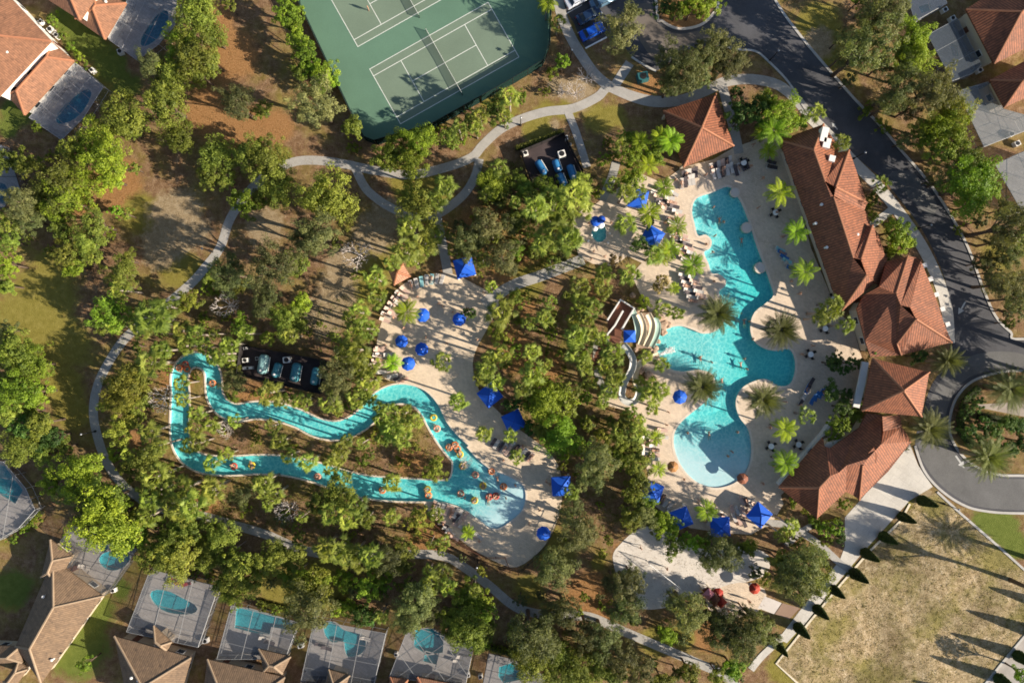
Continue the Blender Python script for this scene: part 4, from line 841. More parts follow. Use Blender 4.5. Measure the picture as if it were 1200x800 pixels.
# trees read off the photograph tile by tile (origin, then x,y,r,kind at four units per photo unit)
TILES = {
(0, 0): "905,60,110 960,140,90 830,190,78b 900,260,110 990,280,62 700,300,62d 800,340,90 770,480,105 560,540,110 830,640,88 450,640,84b 500,750,100b 1120,490,85d 1000,720,90 1150,720,80 340,700,62 1080,30,42 930,10,80 620,580,60 400,700,60b 940,350,60 240,90,36bS 290,160,30bS 330,215,34bS 370,265,34bS 410,310,26bS 20,760,60 120,770,60 1010,180,55",
(300, 0): "140,40,72b 190,180,62b 230,250,66b 210,330,55m 320,340,62b 290,400,50b 280,480,110d 450,590,58m 20,510,52m 650,690,82b 760,660,82b 720,750,95b 620,760,66m 450,690,40s 10,690,60m 60,760,90m 905,640,60m 950,600,42p 1000,575,64m 1050,545,46p 1130,510,66m 1190,450,50p 870,610,36s 930,680,34s 1165,540,36p 820,640,46b 180,110,50b 250,310,50b 360,385,40b 1030,600,36p 980,640,34s",
(600, 0): "165,15,46q 215,100,46p 235,300,46b 520,140,95d 760,270,92d 800,360,90d 960,230,92d 1010,290,80d 740,400,66d 870,320,70d 1080,280,50d 40,460,40b 160,430,28s 720,30,50g 780,40,54m 850,30,60b 920,15,60b 540,650,52b 600,660,46q 560,740,66b 660,720,60b 740,660,56q 640,770,52q 430,740,40s 480,720,40s 1050,430,38g 1080,520,66g 1150,500,56g 1180,560,50g 1060,570,40g 1170,620,38q 690,640,44q 505,680,40p 450,660,34s 880,240,44d 900,380,40d 190,340,38s 560,60,50d",
(900, 0): "70,530,90b 30,610,62q 140,570,52b 0,480,60b 225,530,44p 340,670,42p 10,700,44q 420,10,46b 560,60,105d 480,110,84d 440,240,105d 350,260,60d 690,170,82b 700,265,82b 620,250,62m 540,300,60d 590,430,84d 560,490,60d 760,430,112d 860,520,82y 850,600,92b 780,640,82b 720,600,62m 900,720,82m 960,760,62m 640,660,50d 450,520,40s 800,720,72m 535,590,44s 640,330,60d 680,500,60d 1010,790,50m 470,20,60d 620,80,50b 330,190,44d",
(0, 200): "250,50,112 370,60,82b 500,30,72b 90,150,82d 180,120,82m 300,140,100b 130,230,72d 40,250,62 30,330,62 280,260,60m 450,250,78m 390,330,84m 300,390,72m 350,450,62b 430,400,60m 560,480,84m 30,440,62b 30,540,52m 510,660,90b 470,720,52 720,690,80p 660,740,56p 690,640,46p 880,610,62y 800,640,50p 1080,480,92d 1000,480,52 1140,150,78b 980,20,62 1050,40,52 1130,730,52b 30,750,50d 850,750,50p 930,770,50p 770,720,46p 640,680,44p 1010,540,44s 960,560,40s 1120,540,50 590,420,50 560,560,44p 950,680,36s 1060,680,40s",
(300, 200): "90,60,92 20,130,52 340,110,112m 300,150,70y 400,180,84 300,300,102d 230,330,82d 100,450,102d 180,440,72m 215,620,62b 130,700,82 200,720,52 60,780,42y 60,580,52d 770,170,100 890,70,60p 720,260,56p 790,340,76p 700,380,60p 640,430,40p 550,500,60p 560,600,52p 480,660,58p 510,740,56p 460,760,50p 1110,50,82b 1150,110,52 1080,260,80d 1000,330,84d 1150,400,92d 1190,460,50d 1100,540,34p 1150,660,70p 1130,760,50y 700,660,56q 1000,670,44g 380,340,36 830,300,50p 740,420,40p 30,640,56d 720,100,60m 960,260,44d 850,140,50p 590,580,36s 1040,300,50d 1180,250,60d 470,480,40s",
(600, 200): "30,45,50 185,95,60b 100,120,58 200,150,82p 300,120,72p 330,170,58p 30,230,62 20,270,42 200,300,80p 150,340,60p 270,330,60p 560,50,60b 530,110,48p 400,100,40s 710,80,52q 640,200,52q 530,250,58p 600,340,50g 700,390,56q 745,370,54q 660,400,46p 780,255,46q 850,440,56q 15,370,50b 20,600,50b 320,540,50p 435,480,50p 430,560,48p 320,620,50p 380,640,50p 350,700,44p 550,490,56p 700,530,56x 760,550,32q 620,615,42b 710,650,46p 770,670,36p 965,672,85c 300,780,60p 370,770,50p 420,790,40p 120,740,30s 20,700,40s 480,430,46x 640,240,40g 250,230,56p 110,180,60p 180,230,50p 60,80,56 330,50,50p 470,60,44p 130,60,50 290,700,40p 400,520,36p 590,100,40p",
(900, 200): "65,95,58q 135,285,58q 180,470,56q 60,745,85c 540,60,44p 500,140,44s 490,215,40s 600,280,66b 620,340,58b 560,380,38b 660,340,38b 575,250,34s 280,660,62p 370,725,40p 960,60,120b 900,30,62d 840,40,62d 960,160,58y 1040,90,62b 1130,260,110d 1090,330,64d 1050,420,52d 1090,530,82d 1150,600,72d 1050,540,52d 1180,520,60d 980,240,42d 1180,660,42d 1130,400,60d 1030,480,46d 1170,330,60b 1110,180,50d 240,690,44p 310,620,40p",
(0, 400): "70,50,100m 150,110,84b 50,130,80m 90,230,100b 160,240,72b 50,330,72 100,410,72g 200,380,72 80,500,92 170,480,62 240,450,70g 190,540,62 290,500,52 340,620,112b 230,660,62b 310,720,72 400,660,52 500,740,92 430,770,62 560,770,52b 590,200,100y 660,170,72 720,100,72p 760,40,52p 560,290,82y 630,320,62 560,420,70y 620,370,60y 700,420,52p 545,530,46b 680,560,82 620,590,60 790,610,50p 720,640,66p 680,700,50p 860,690,66p 1000,690,60p 920,760,70p 800,760,60p 860,195,40p 860,270,36p 920,340,45p 920,410,48p 990,390,45p 880,490,44p 920,480,40p 990,570,42p 1060,530,38p 1090,190,60d 1090,260,40s 1040,60,48p 950,25,38p 870,20,48p 1060,90,40p 1130,720,60d 20,220,60b 20,60,60b 1150,780,40s 700,740,46p 740,700,44p 500,300,40 960,720,44p 120,330,60 1100,120,40s 530,200,60",
(300, 400): "60,240,58p 150,250,40s 215,280,45p 340,290,58p 480,40,66p 420,30,50p 380,140,82d 440,120,62 380,220,72d 520,110,58p 530,190,50p 470,270,54p 440,310,40s 630,350,58p 690,340,54p 590,370,45p 640,420,50p 690,450,50p 550,450,40s 740,490,38y 750,370,40p 70,400,44p 110,470,45p 150,540,40p 250,560,48p 350,580,46p 400,500,45p 390,550,38p 495,560,40s 680,570,40s 840,600,55y 415,640,35p 640,660,48p 40,660,50p 80,720,50p 30,710,40p 380,720,82 300,760,62 470,770,52p 640,100,40q 870,95,48p 950,280,45p 1070,430,40p 1080,130,55p 1060,170,45p 1150,60,52p 1130,190,45p 1185,300,38g 1190,440,38p 590,310,40p 600,450,40p 660,390,40p 820,630,36s 430,460,34p 700,400,38p 120,280,36p 420,70,44p 500,230,44p 1100,80,46p",
(600, 400): "15,40,42b 90,50,50p 100,150,60p 50,220,52p 170,270,110b 110,310,62b 230,450,100b 150,420,62 88,410,46g 20,540,40p 310,60,60p 280,230,50p 370,185,40p 470,60,56p 480,170,50p 460,230,48p 420,280,35p 345,380,44y 420,430,46y 530,390,66 590,420,58p 510,470,62 480,530,60b 400,560,92d 380,620,72d 570,500,60 580,580,70 640,250,56p 690,230,44p 660,310,38p 675,450,40q 690,600,38q 700,110,36p 620,70,38p 890,212,80c 1180,272,80c 600,650,60 560,720,60 620,770,60b 280,770,62d 320,680,42d 910,790,54q 340,120,40p 430,120,44p 500,420,44p 260,330,44p 560,460,50 110,250,50b 150,340,60b 440,520,50 530,560,50b 600,200,40p 650,200,40p 30,290,40g",
(900, 400): "840,90,72c 700,70,44g 760,410,88c 1140,225,100c 1020,540,95c 190,350,48p 75,410,54q 85,570,58q 480,40,40g 300,240,50g 370,250,44g 330,400,58b 310,460,40b 400,350,48b 290,100,40g 130,740,46s 200,780,48s 350,760,38b 440,110,38g 650,500,18s 350,310,50g 420,300,40g 950,420,48g 1000,380,46g 1060,420,50g 1120,380,50g 1180,400,50g 930,330,42g 960,290,40g 1060,500,40g 1140,500,50g 1190,470,46g 1000,460,40g 250,760,40s 300,110,36g 320,80,36g 380,100,40g 350,130,40g",
(0, 600): "480,50,130b 400,60,62 620,50,72 620,110,72b 570,160,60b 690,200,62 780,170,92 840,60,82 830,220,92 980,170,82 1030,110,92 1090,330,92 1100,390,60b 1130,250,72 950,240,62 740,240,52 420,700,44b 850,10,62p 700,20,52p 1170,350,62 1040,340,50b 60,130,30bS 110,90,30bS 140,60,30bS 175,30,28bS 900,80,70 550,60,60b 1050,230,60",
(300, 600): "90,210,82 40,250,72 180,210,62 160,300,62b 250,320,72b 240,370,110y 230,470,110d 330,160,60p 390,180,66p 440,210,58p 540,200,58p 480,240,50p 620,220,72d 690,180,60 690,250,52 580,310,60b 520,350,60b 610,330,42b 410,330,62b 420,450,48b 500,480,58g 540,490,40g 760,410,92d 730,480,82d 820,330,60p 870,290,45p 900,340,45p 980,400,72b 1060,410,52b 950,500,82 1060,480,72b 990,560,92 1080,560,62 910,560,52 1040,620,52b 1060,270,35y 350,10,60p 430,30,60p 520,30,42p 630,20,40p 760,40,60y 840,10,42p 990,100,32q 30,450,30s 90,460,30s 150,460,30s 380,460,34b 460,440,34b 700,520,60d 300,420,50y 1100,640,30s 1150,650,30s 1190,660,30s 470,190,44p 350,200,46p 300,310,50b 800,480,60d",
(600, 600): "300,80,92d 330,130,60d 200,270,92d 150,290,52d 540,360,92d 530,450,92d 480,330,62d 560,300,52d 240,460,82d 170,480,62d 80,570,102d 160,620,82d 60,650,82 230,680,82 350,560,72d 430,600,92d 510,680,82d 420,730,82 300,740,92 600,750,82d 820,460,92d 850,510,62d 760,420,52d 730,570,48b 1000,520,82d 980,580,82d 1090,590,82d 830,750,62 1040,740,70b 960,760,52 1150,550,72d 560,30,72 700,40,60b 740,70,56b 760,160,58 850,140,48b 900,140,42b 990,210,100d 1050,180,52 1110,160,48b 930,240,52d 1100,470,52d 1140,280,42d 1180,310,42s 680,90,40 640,20,50 450,130,34y 420,190,30y 330,780,80 200,760,80 30,580,60 100,720,80 480,760,60 700,790,60 1060,640,60d 900,480,50d 620,20,60d 800,120,44b",
(900, 600): "170,230,92d 130,300,92d 220,320,82 60,320,60d 60,230,60 130,170,38s 60,100,40p 100,60,40p 200,30,40b 250,80,40b 300,70,44b 330,90,36g 280,130,40s 20,590,48d 0,510,42d 255,205,38b 200,180,44 180,360,66d 100,230,56d 90,350,50d 1195,760,50b 150,120,36s 340,120,34g",
}
for prs in PR.values():
    for q in prs: q.rm = q.root['rm']; del q.root['rm']
TREES = []
for (ox, oy), s in TILES.items():
    for w_ in s.split():
        x, y, r = w_.split(','); k = r.lstrip('0123456789'); rr = int(r[:len(r) - len(k)] if k else r)
        TREES.append((ox + int(x) / 4, oy + int(y) / 4, rr / 4 / S, k or 'm'))
def plant(px, py, rm, kind):
    small = kind.endswith('S'); kind = kind[0]
    if kind == 'p': cls, grp, noun = 'p', 'fan palms', 'fan palm'; rm *= .98
    elif kind == 'q': cls, grp, noun = 'q', 'feather palms', 'feather palm'; rm *= 1.1
    elif kind == 'c': cls, grp, noun = 'c', 'date palms', 'date palm'
    elif kind in 's' or (rm < 1.5 and kind != 'x' and small): cls, grp, noun = 's', 'low shrubs', 'shrub'
    elif kind == 'x': cls, grp, noun = 'S', 'small trees', 'small tree'
    elif kind == 'd' and rm > 1.9: cls, grp, noun = 'D', 'dark olive trees', 'pine tree'
    elif rm < 1.75: cls, grp, noun = 'S', 'small trees', 'small tree'
    elif rm < 2.95: cls, grp, noun = 'M', 'shade trees', 'shade tree'
    else: cls, grp, noun = 'L', 'large shade trees', 'large shade tree'
    pr = random.choice(PR[cls]); base = pr.rm; sc = rm / base * random.uniform(.92, 1.08)
    zc = {'p': 6.2, 'q': 6, 'c': 6.2, 's': 1, 'S': 2.6, 'M': 4.8, 'L': 6.6, 'D': 7.2}[cls] * sc
    if cls in 'pqc': zs = min(1.25, max(.75, .55 + sc * .45)) * random.uniform(.8, 1.15); zc = 6.1 * zs
    else: zs = sc * random.uniform(.95, 1.25) * (1.15 if cls == 'D' else 1)
    p = P(px, py, zc); o = pr.place((p.x, p.y, 0), random.uniform(0, 6.28), (sc, sc, zs))
    cc = COL[kind if kind in COL else 'm']; k = random.uniform(.74, 1.24); g_ = random.uniform(.90, 1.06)
    for ch in o.children:
        if ch.name.startswith('crown'): ch.color = (cc[0] * k * 1.03, cc[1] * k * g_ * 1.12, cc[2] * k * 1.05, 1)
    reg(o, px, py, LOOK.get(kind, 'leafy green'), noun, noun.replace('large ', '').replace('small tree', 'tree').replace('shade tree', 'tree').replace('pine tree', 'tree').replace('fan palm', 'palm').replace('feather palm', 'palm').replace('date palm', 'palm'), grp)
for t in TREES: plant(*t)
# ---- saplings and shrubs that close the gaps between the crowns
taken = np.array([(t[0], t[1]) for t in TREES]); fr_ = random.Random(5); PATHS = np.array(smooth([(792, 118), (728, 108), (640, 131), (566, 170), (520, 197), (440, 200), (344, 190), (270, 256), (222, 334), (150, 393), (109.5, 480), (152, 575), (236, 604), (342, 639), (430, 653), (485, 649), (548, 667), (600, 708), (660, 722), (728, 738), (812, 774), (850, 792)], False, 12) + smooth([(566, 356), (600, 335), (637, 322), (684, 304)], False, 8) + smooth([(511, 250), (522, 304), (526, 326)], False, 6) + smooth([(416, 196), (446, 236), (488, 254), (530, 240), (562, 186)], False, 8))
keep = [main_pool, river_poly, lagoon] + [[(600, 155), (690, 150), (705, 215), (615, 222)], [(275, 395), (390, 412), (382, 468), (272, 445)], [(640, 0), (980, 0), (980, 160), (640, 130)], [(700, 340), (785, 340), (790, 480), (690, 480)]]
def clear(x, y, m):
    q = np.array([(x, y)]); w_ = np.array([XY((x, y))])
    if any(inside(k, q)[0] for k in keep + CAGES + [[(0, 640), (130, 690), (260, 700), (600, 760), (600, 800), (0, 800)]]) or any(inside(k, w_)[0] for k in (deck, rdeck, court, W(road), plaza, lot, sandpoly, playp)): return False
    return np.hypot(*(PATHS - q[0]).T).min() > 9 and np.hypot(*(taken - q[0]).T).min() > m
for poly, n, kinds in (([(120, 370), (300, 380), (440, 340), (440, 480), (220, 500), (200, 620), (130, 560)], 34, 'psmpsy'), ([(250, 490), (440, 510), (530, 530), (500, 560), (250, 540)], 7, 'ssmp'), ([(215, 560), (500, 600), (560, 665), (620, 720), (590, 770), (330, 720), (160, 690), (150, 590)], 52, 'mpsmsd'), ([(590, 350), (690, 320), (760, 480), (740, 640), (660, 640), (600, 500), (560, 420)], 40, 'pmsbs'), ([(560, 190), (690, 200), (680, 320), (560, 330), (470, 300)], 26, 'mpds'), ([(600, 680), (720, 700), (880, 800), (600, 800)], 34, 'dmds'), ([(990, 90), (1100, 190), (1190, 380), (1180, 400), (1090, 240), (1000, 130)], 30, 'dmsd'), ([(0, 160), (120, 110), (220, 60), (230, 150), (110, 330), (0, 330)], 22, 'mbms')):
    a = np.array(poly, float)
    for _ in range(n * 6):
        if n <= 0: break
        x, y = fr_.uniform(*a[:, 0][[a[:, 0].argmin(), a[:, 0].argmax()]]), fr_.uniform(*a[:, 1][[a[:, 1].argmin(), a[:, 1].argmax()]])
        if not inside(poly, np.array([(x, y)]))[0] or not clear(x, y, 9.5): continue
        k = fr_.choice(kinds); plant(x, y, fr_.uniform(6, 11) / S * (1.0 if k != 's' else .8), k); taken = np.vstack([taken, [(x, y)]]); n -= 1
# ---- cypresses along the plaza and beyond the lot
def cypress_proto(h, rm):
    root = thing('cypress_tree'); n = 7000; t = rng.uniform(.02, 1, n) ** 1.15; a = rng.uniform(0, 6.28, n)
    prof = rm * np.minimum(1, t * 6 + .35) * np.clip(1 - t, 0, 1) ** .62; r = prof * rng.uniform(.72, 1.06, n)
    p = np.stack([r * np.cos(a), r * np.sin(a), t * h], 1); nn_ = np.stack([np.cos(a), np.sin(a), np.full(n, .5)], 1)
    o = bpy.data.objects.new('crown', leafmesh('crown', p, nn_, .27, rng.uniform(.2, .7, n), .6)); C.objects.link(o); o.parent = root; o.color = (.045, .07, .016, 1)
    MB().tube([(0, 0, -.05), (0, 0, h * .9)], [.16, .03], 7).build('trunk', M['bark'], root, local=True); return root
CY = Proto(cypress_proto(5.4, .98))
for i, (x, y, s_) in enumerate([(1078, 585, 1.0), (1055, 604, .92), (1033, 627, .98), (1012, 646.5, 1.0), (999, 670, 1.05), (975, 689, .9), (956, 712, .95), (934, 733, 1.0), (912, 756, .8), (1190, 766, 1.08), (1168, 793, 1.1), (1214, 741, 1.15), (1148, 822, 1.1), (1240, 714, 1.15)]):
    p = P(x, y); o = CY.place((p.x, p.y, 0), random.uniform(0, 6), (s_, s_, s_ * .95)); reg(o, x, y, 'narrow dark', 'cypress', 'cypress', 'columnar cypresses')
# trees standing past the right-hand edge throw their shade over the lot corner and the road
for x, y, r_, k in ((1236, 704, 4.2, 'd'), (1240, 668, 3.2, 'c'), (1252, 438, 4.0, 'd'), (1270, 462, 4.2, 'm'), (1240, 408, 3.4, 'c')): plant(x, y, r_, k)
# prototypes that were never asked for
for k_, prs in PR.items():
    for q in prs:
        if not q.used:
            for ch in list(q.root.children): bpy.data.objects.remove(ch)
            bpy.data.objects.remove(q.root)
# ---- bare trees
def bare_proto(h, sp, seed):
    rr = random.Random(seed); root = thing('bare_tree'); mb = MB(); tw = MB()
    def br(p, d, l, r, lv):
        q = p + d * l; side = Vector((rr.uniform(-1, 1), rr.uniform(-1, 1), 0)) * l * .07; (mb if lv < 2 else tw).tube([p, (p + q) / 2 + side, q], [r, r * .85, r * .65], 5)
        if lv < 4:
            n = 7 if lv == 0 else 3; a0 = rr.uniform(0, 6.28)
            for k in range(n):
                a = a0 + k * 6.283 / n + rr.uniform(-.3, .3); o = Vector((math.cos(a), math.sin(a), rr.uniform(.2, .8)))
                dd = (d * (.25 if lv == 0 else 1) + o * (1 if lv == 0 else sp)).normalized(); br(q, dd, l * rr.uniform(.75, 1.05) * (1 if lv == 0 else .74), r * .66, lv + 1)
    br(Vector((0, 0, -.05)), Vector((0, 0, 1)), h * .25, h * .024, 0)
    mb.build('trunk', M['deadwood'], root, local=True); tw.build('twigs', M['deadwood'], root, local=True); return root
M['deadwood'] = mat('grey_deadwood', (.52, .46, .42), .9, .15, 2, 10)
BT = [Proto(bare_proto(6.5, .65, s_)) for s_ in (1, 2)]
for i, (x, y, sc) in enumerate([(418, 297, 1.0), (262, 357, .85), (184, 468, .95), (334, 600, .8), (690, 84, .7), (676, 102, .62), (662, 100, .5), (258, 505, .55), (545, 575 - 30, .45)]):
    p = P(x, y, 4); o = BT[i % 2].place((p.x, p.y, 0), i * 1.3, sc); reg(o, x, y, 'leafless pale', 'bare tree', 'tree', 'leafless trees')
# ---- hedges
def hedge(label, pts, w, h, col, dens=130):
    pl = [Vector(q) for q in W(pts, h)]; t = thing('hedge', (pl[0].x, pl[0].y, 0), 0, label, 'hedge'); Pp = []; Nn = []
    for a, b_ in zip(pl, pl[1:]):
        l = (b_ - a).length; n = int(l * dens); d = (b_ - a) / l; s_ = Vector((-d.y, d.x)); u = rng.uniform(0, l, n); v = rng.uniform(-.5, .5, n) * w; z = rng.uniform(.1, 1, n) ** .4 * h * rng.uniform(.9, 1.1, n)
        for i in range(n): Pp.append((a.x + d.x * u[i] + s_.x * v[i] - t.location.x, a.y + d.y * u[i] + s_.y * v[i] - t.location.y, z[i])); Nn.append((s_.x * v[i], s_.y * v[i], .9))
    n = len(Pp); o = bpy.data.objects.new('foliage', leafmesh('foliage', np.array(Pp), np.array(Nn), .2, rng.uniform(.2, .85, n))); C.objects.link(o); o.parent = t; o.color = (*col, 1)
    mb = MB(); mb.strip([(q.x, q.y) for q in pl], w * .6, 0, h * .75); mb.build('core', mat('hedge_twigs', (.03, .035, .012), .9), t)
hedge('clipped green hedge along the top of the upper equipment yard', [(604, 173), (632, 164), (660, 152)], .8, 1.4, COL['m'])
hedge('curved dark hedge inside the roundabout island below the gravel strip', [(1150, 488), (1170, 492), (1200, 499), (1240, 505)], 2.2, 1.2, COL['g'])
hedge('dark hedge ring along the left rim of the roundabout island', [(1150, 455), (1134, 470), (1128, 490), (1130, 508), (1142, 524)], 1.6, 1.1, COL['g'])
hedge('bright clipped hedge rows between the south clubhouse wing and the plaza', [(955, 616), (972, 617), (988, 612)], 2.2, 1.3, COL['b'])
hedge('bright hedge beside the patio with the forked pool', [(390, 705), (412, 713), (440, 722)], 1.0, 1.3, COL['b'])
hedge('green hedge along the patios at the bottom edge left of the forked pool', [(300, 706), (320, 711), (345, 718)], .9, 1.2, COL['m'])
hedge('green hedge above the round ended pool at the bottom edge', [(563, 757), (590, 765), (606, 770)], .8, 1.2, COL['m'])
hedge('bright hedge between two yards at the lower left edge', [(24, 621), (36, 609), (47, 601)], .9, 1.1, COL['b'])
# ---- undergrowth and weeds
def scatter(name, regions, avoid, n, size, col, hh, per=9, spread=.28):
    Pp = []; Nn = []; Sh = []
    pts = []
    for pl in regions:
        a = np.array(pl); lo, hi = a.min(0), a.max(0); k = int(n * 1.0 / len(regions)); q = rng.uniform(lo, hi, (k, 2)); pts.append(q[inside(pl, q)])
    q = np.concatenate(pts)
    for pl in avoid: q = q[~inside(pl, q)]
    k = len(q); b_ = np.repeat(np.column_stack([q, np.zeros(k)]), per, 0); sc = np.repeat(rng.uniform(.5, 1.3, k), per)[:, None]
    off = rng.normal(0, 1, (k * per, 3)) * np.array((spread, spread, hh * .4)) * sc; off[:, 2] = np.abs(off[:, 2]) + .04
    o = bpy.data.objects.new(name, leafmesh(name, b_ + off, off + np.array((0, 0, .3)), size, np.repeat(rng.uniform(.1, .9, k), per) + rng.normal(0, .1, k * per), .4)); C.objects.link(o); o.color = (*col, 1); tag(o, kind='stuff'); return o
avoid = [deck, rdeck, court, W(road), plaza, lot] + POOLS + [W([(x, y) for x, y in q]) for q in ([(600, 160), (690, 150), (700, 205), (610, 205)], [(280, 400), (385, 415), (380, 465), (280, 440)])]
o = scatter('undergrowth', [W(q) for q in ([(120, 370), (300, 370), (440, 340), (440, 620), (200, 620)], [(590, 350), (760, 330), (750, 620), (650, 640), (600, 500)], [(560, 190), (700, 190), (690, 320), (560, 320)], [(440, 480), (540, 520), (540, 640), (230, 620), (230, 560)])], avoid, 9000, .22, (.10, .12, .02), .5)
tag(o, 'low leafy undergrowth scattered over the mulch beds', 'undergrowth')
o = scatter('weeds', [lot], [plaza], 9000, .16, (.17, .145, .045), .18, 6, .2); tag(o, 'dry weed tufts scattered over the vacant lot', 'weeds')
o = scatter('leaf_litter', [W([(100, 0), (420, 0), (430, 180), (560, 250), (440, 330), (400, 380), (300, 380), (130, 400), (60, 300)]), W([(380, 600), (560, 640), (700, 600), (900, 700), (860, 800), (560, 760), (300, 700)])], avoid, 16000, .16, (.20, .12, .05), .06, 3, .35); tag(o, 'fallen leaves and twigs scattered over the mulch under the trees', 'leaf litter')
# ================================================================ people
SKIN = mat('skin', (.42, .24, .16), .6, .1); HAIR = mat('dark_hair', (.03, .02, .015), .7, .2)
SUITS = [mat('navy_swimwear', (.02, .03, .08), .7, .1), mat('red_swimwear', (.35, .03, .03), .7, .1), mat('black_swimwear', (.02, .02, .02), .7, .1), mat('white_shirt', (.7, .7, .68), .7, .05)]
def person_mesh(pose, suit, shirt=None):
    J = {'pel': (0, 0, .95, .135), 'wai': (0, 0, 1.1, .115), 'che': (0, .01, 1.30, .145), 'nec': (0, .01, 1.47, .055), 'hd': (0, .02, 1.55, .075), 'hm': (0, .025, 1.64, .095), 'ht': (0, .02, 1.73, .06)}
    for s, n in ((-1, 'l'), (1, 'r')):
        J.update({n + 'sh': (s * .18, .01, 1.40, .062), n + 'el': (s * .24, .0, 1.13, .043), n + 'wr': (s * .26, .05, .88, .03), n + 'ha': (s * .26, .07, .80, .036), n + 'hp': (s * .09, 0, .90, .098), n + 'kn': (s * .10, .01, .50, .06), n + 'an': (s * .10, -.01, .09, .042), n + 'to': (s * .11, .14, .035, .038)})
    J.update(pose)
    E = [('pel', 'wai'), ('wai', 'che'), ('che', 'nec'), ('nec', 'hd'), ('hd', 'hm'), ('hm', 'ht')]
    for n in 'lr': E += [('che', n + 'sh'), (n + 'sh', n + 'el'), (n + 'el', n + 'wr'), (n + 'wr', n + 'ha'), ('pel', n + 'hp'), (n + 'hp', n + 'kn'), (n + 'kn', n + 'an'), (n + 'an', n + 'to')]
    ks = list(J); me = bpy.data.meshes.new('person'); me.from_pydata([J[k][:3] for k in ks], [(ks.index(a), ks.index(b)) for a, b in E], [])
    o = bpy.data.objects.new('person', me); C.objects.link(o); md = o.modifiers.new('skin', 'SKIN'); md.use_smooth_shade = True
    for i, k in enumerate(ks): d = me.skin_vertices[0].data[i]; d.radius = (J[k][3], J[k][3]); d.use_root = (k == 'pel')
    o.modifiers.new('sub', 'SUBSURF').levels = 1
    dg = bpy.context.evaluated_depsgraph_get(); m2 = bpy.data.meshes.new_from_object(o.evaluated_get(dg)); bpy.data.objects.remove(o); bpy.data.meshes.remove(me)
    bm = bmesh.new(); bm.from_mesh(m2); V3 = {k: Vector(J[k][:3]) for k in ks}
    # five fingers on each hand, nose and ears on the head
    for n, s in (('l', -1), ('r', 1)):
        d = (V3[n + 'ha'] - V3[n + 'wr']).normalized(); sd = d.cross(Vector((s, 0, .01))).normalized(); up = sd.cross(d)
        for j in range(5):
            b_ = V3[n + 'ha'] + sd * (j - 1.5) * .019 + d * .025; dd = d; ln = (.07, .08, .075, .06, .05)[j]
            if j == 4: b_ = V3[n + 'ha'] - sd * .035; dd = (d * .7 - sd * .7).normalized()
            p0 = b_; p1 = b_ + dd * ln * .55 + up * .006; p2 = b_ + dd * ln + up * .02; rings = []
            for q, r in ((p0, .010), (p1, .009), (p2, .006)): rings.append([bm.verts.new(q + sd * r * math.cos(t) + up * r * math.sin(t)) for t in (0, 1.57, 3.14, 4.71)])
            for a, b2 in zip(rings, rings[1:]):
                for t in range(4): bm.faces.new((a[t], a[(t + 1) % 4], b2[(t + 1) % 4], b2[t]))
            bm.faces.new(rings[-1])
    hd = V3['hm']; upv = (V3['ht'] - V3['hd']).normalized(); fw = upv.cross(Vector((1, 0, 0))) * -1
    if fw.length < .1: fw = Vector((0, 1, 0))
    fw.normalize(); rt = fw.cross(upv)
    for c, r in ((hd + fw * .095 - upv * .005, .016), (hd + rt * .092, .02), (hd - rt * .092, .02)): bmesh.ops.create_icosphere(bm, subdivisions=1, radius=r, matrix=Matrix.Translation(c))
    ne = len(bm.faces)
    for sg in (-.033, .033): bmesh.ops.create_icosphere(bm, subdivisions=1, radius=.012, matrix=Matrix.Translation(hd + fw * .09 + rt * sg + upv * .02))
    bmesh.ops.create_cube(bm, size=.02, matrix=Matrix.Translation(hd + fw * .088 - upv * .04))
    bm.faces.ensure_lookup_table()
    for i, f in enumerate(bm.faces):
        c = f.calc_center_median()
        if i >= ne: f.material_index = 2; continue
        w = (c - hd); 
        if w.length < .16 and (w.dot(upv) > .02 and w.dot(fw) < .045 or w.dot(fw) < -.05 and w.dot(upv) > -.06): f.material_index = 2
        ax = min((c - (V3['pel'] + (V3[n + 'hp'] - V3['pel']) * .5)).length for n in 'lr')
        th = min((c - V3[n + 'hp'].lerp(V3[n + 'kn'], .3)).length for n in 'lr')
        if ax < .17 or th < .15: f.material_index = 1
        if shirt is not None and (c - V3['che']).length < .27 and w.length > .2: f.material_index = 3
    bm.to_mesh(m2); bm.free(); m2.materials.clear()
    for m in (SKIN, suit, HAIR) + ((shirt,) if shirt is not None else ()): m2.materials.append(m)
    m2.name = 'person'; return m2
WALK = {'lkn': (-.10, .20, .55, .06), 'lan': (-.10, .14, .11, .042), 'lto': (-.11, .29, .06, .038), 'rkn': (.10, -.02, .49, .06), 'ran': (.10, -.28, .14, .042), 'rto': (.11, -.15, .04, .038), 'lel': (-.25, -.12, 1.14, .043), 'lwr': (-.26, -.06, .90, .03), 'lha': (-.26, -.03, .82, .036), 'rel': (.25, .10, 1.14, .043), 'rwr': (.25, .26, .95, .03), 'rha': (.25, .31, .89, .036)}
def lie(z0):   # reclined, knees up, head towards -y
    p = {'pel': (0, 0, z0, .135), 'wai': (0, -.14, z0 + .05, .115), 'che': (0, -.32, z0 + .15, .145), 'nec': (0, -.46, z0 + .25, .055), 'hd': (0, -.53, z0 + .31, .075), 'hm': (0, -.60, z0 + .37, .095), 'ht': (0, -.67, z0 + .42, .06)}
    for s, n in ((-1, 'l'), (1, 'r')): p.update({n + 'sh': (s * .18, -.42, z0 + .19, .062), n + 'el': (s * .32, -.25, z0 + .08, .043), n + 'wr': (s * .34, .0, z0 + .06, .03), n + 'ha': (s * .33, .08, z0 + .05, .036), n + 'hp': (s * .09, .06, z0, .098), n + 'kn': (s * .11, .45, z0 + .14, .06), n + 'an': (s * .12, .85, z0 + .02, .042), n + 'to': (s * .13, .90, z0 + .13, .038)})
    return p
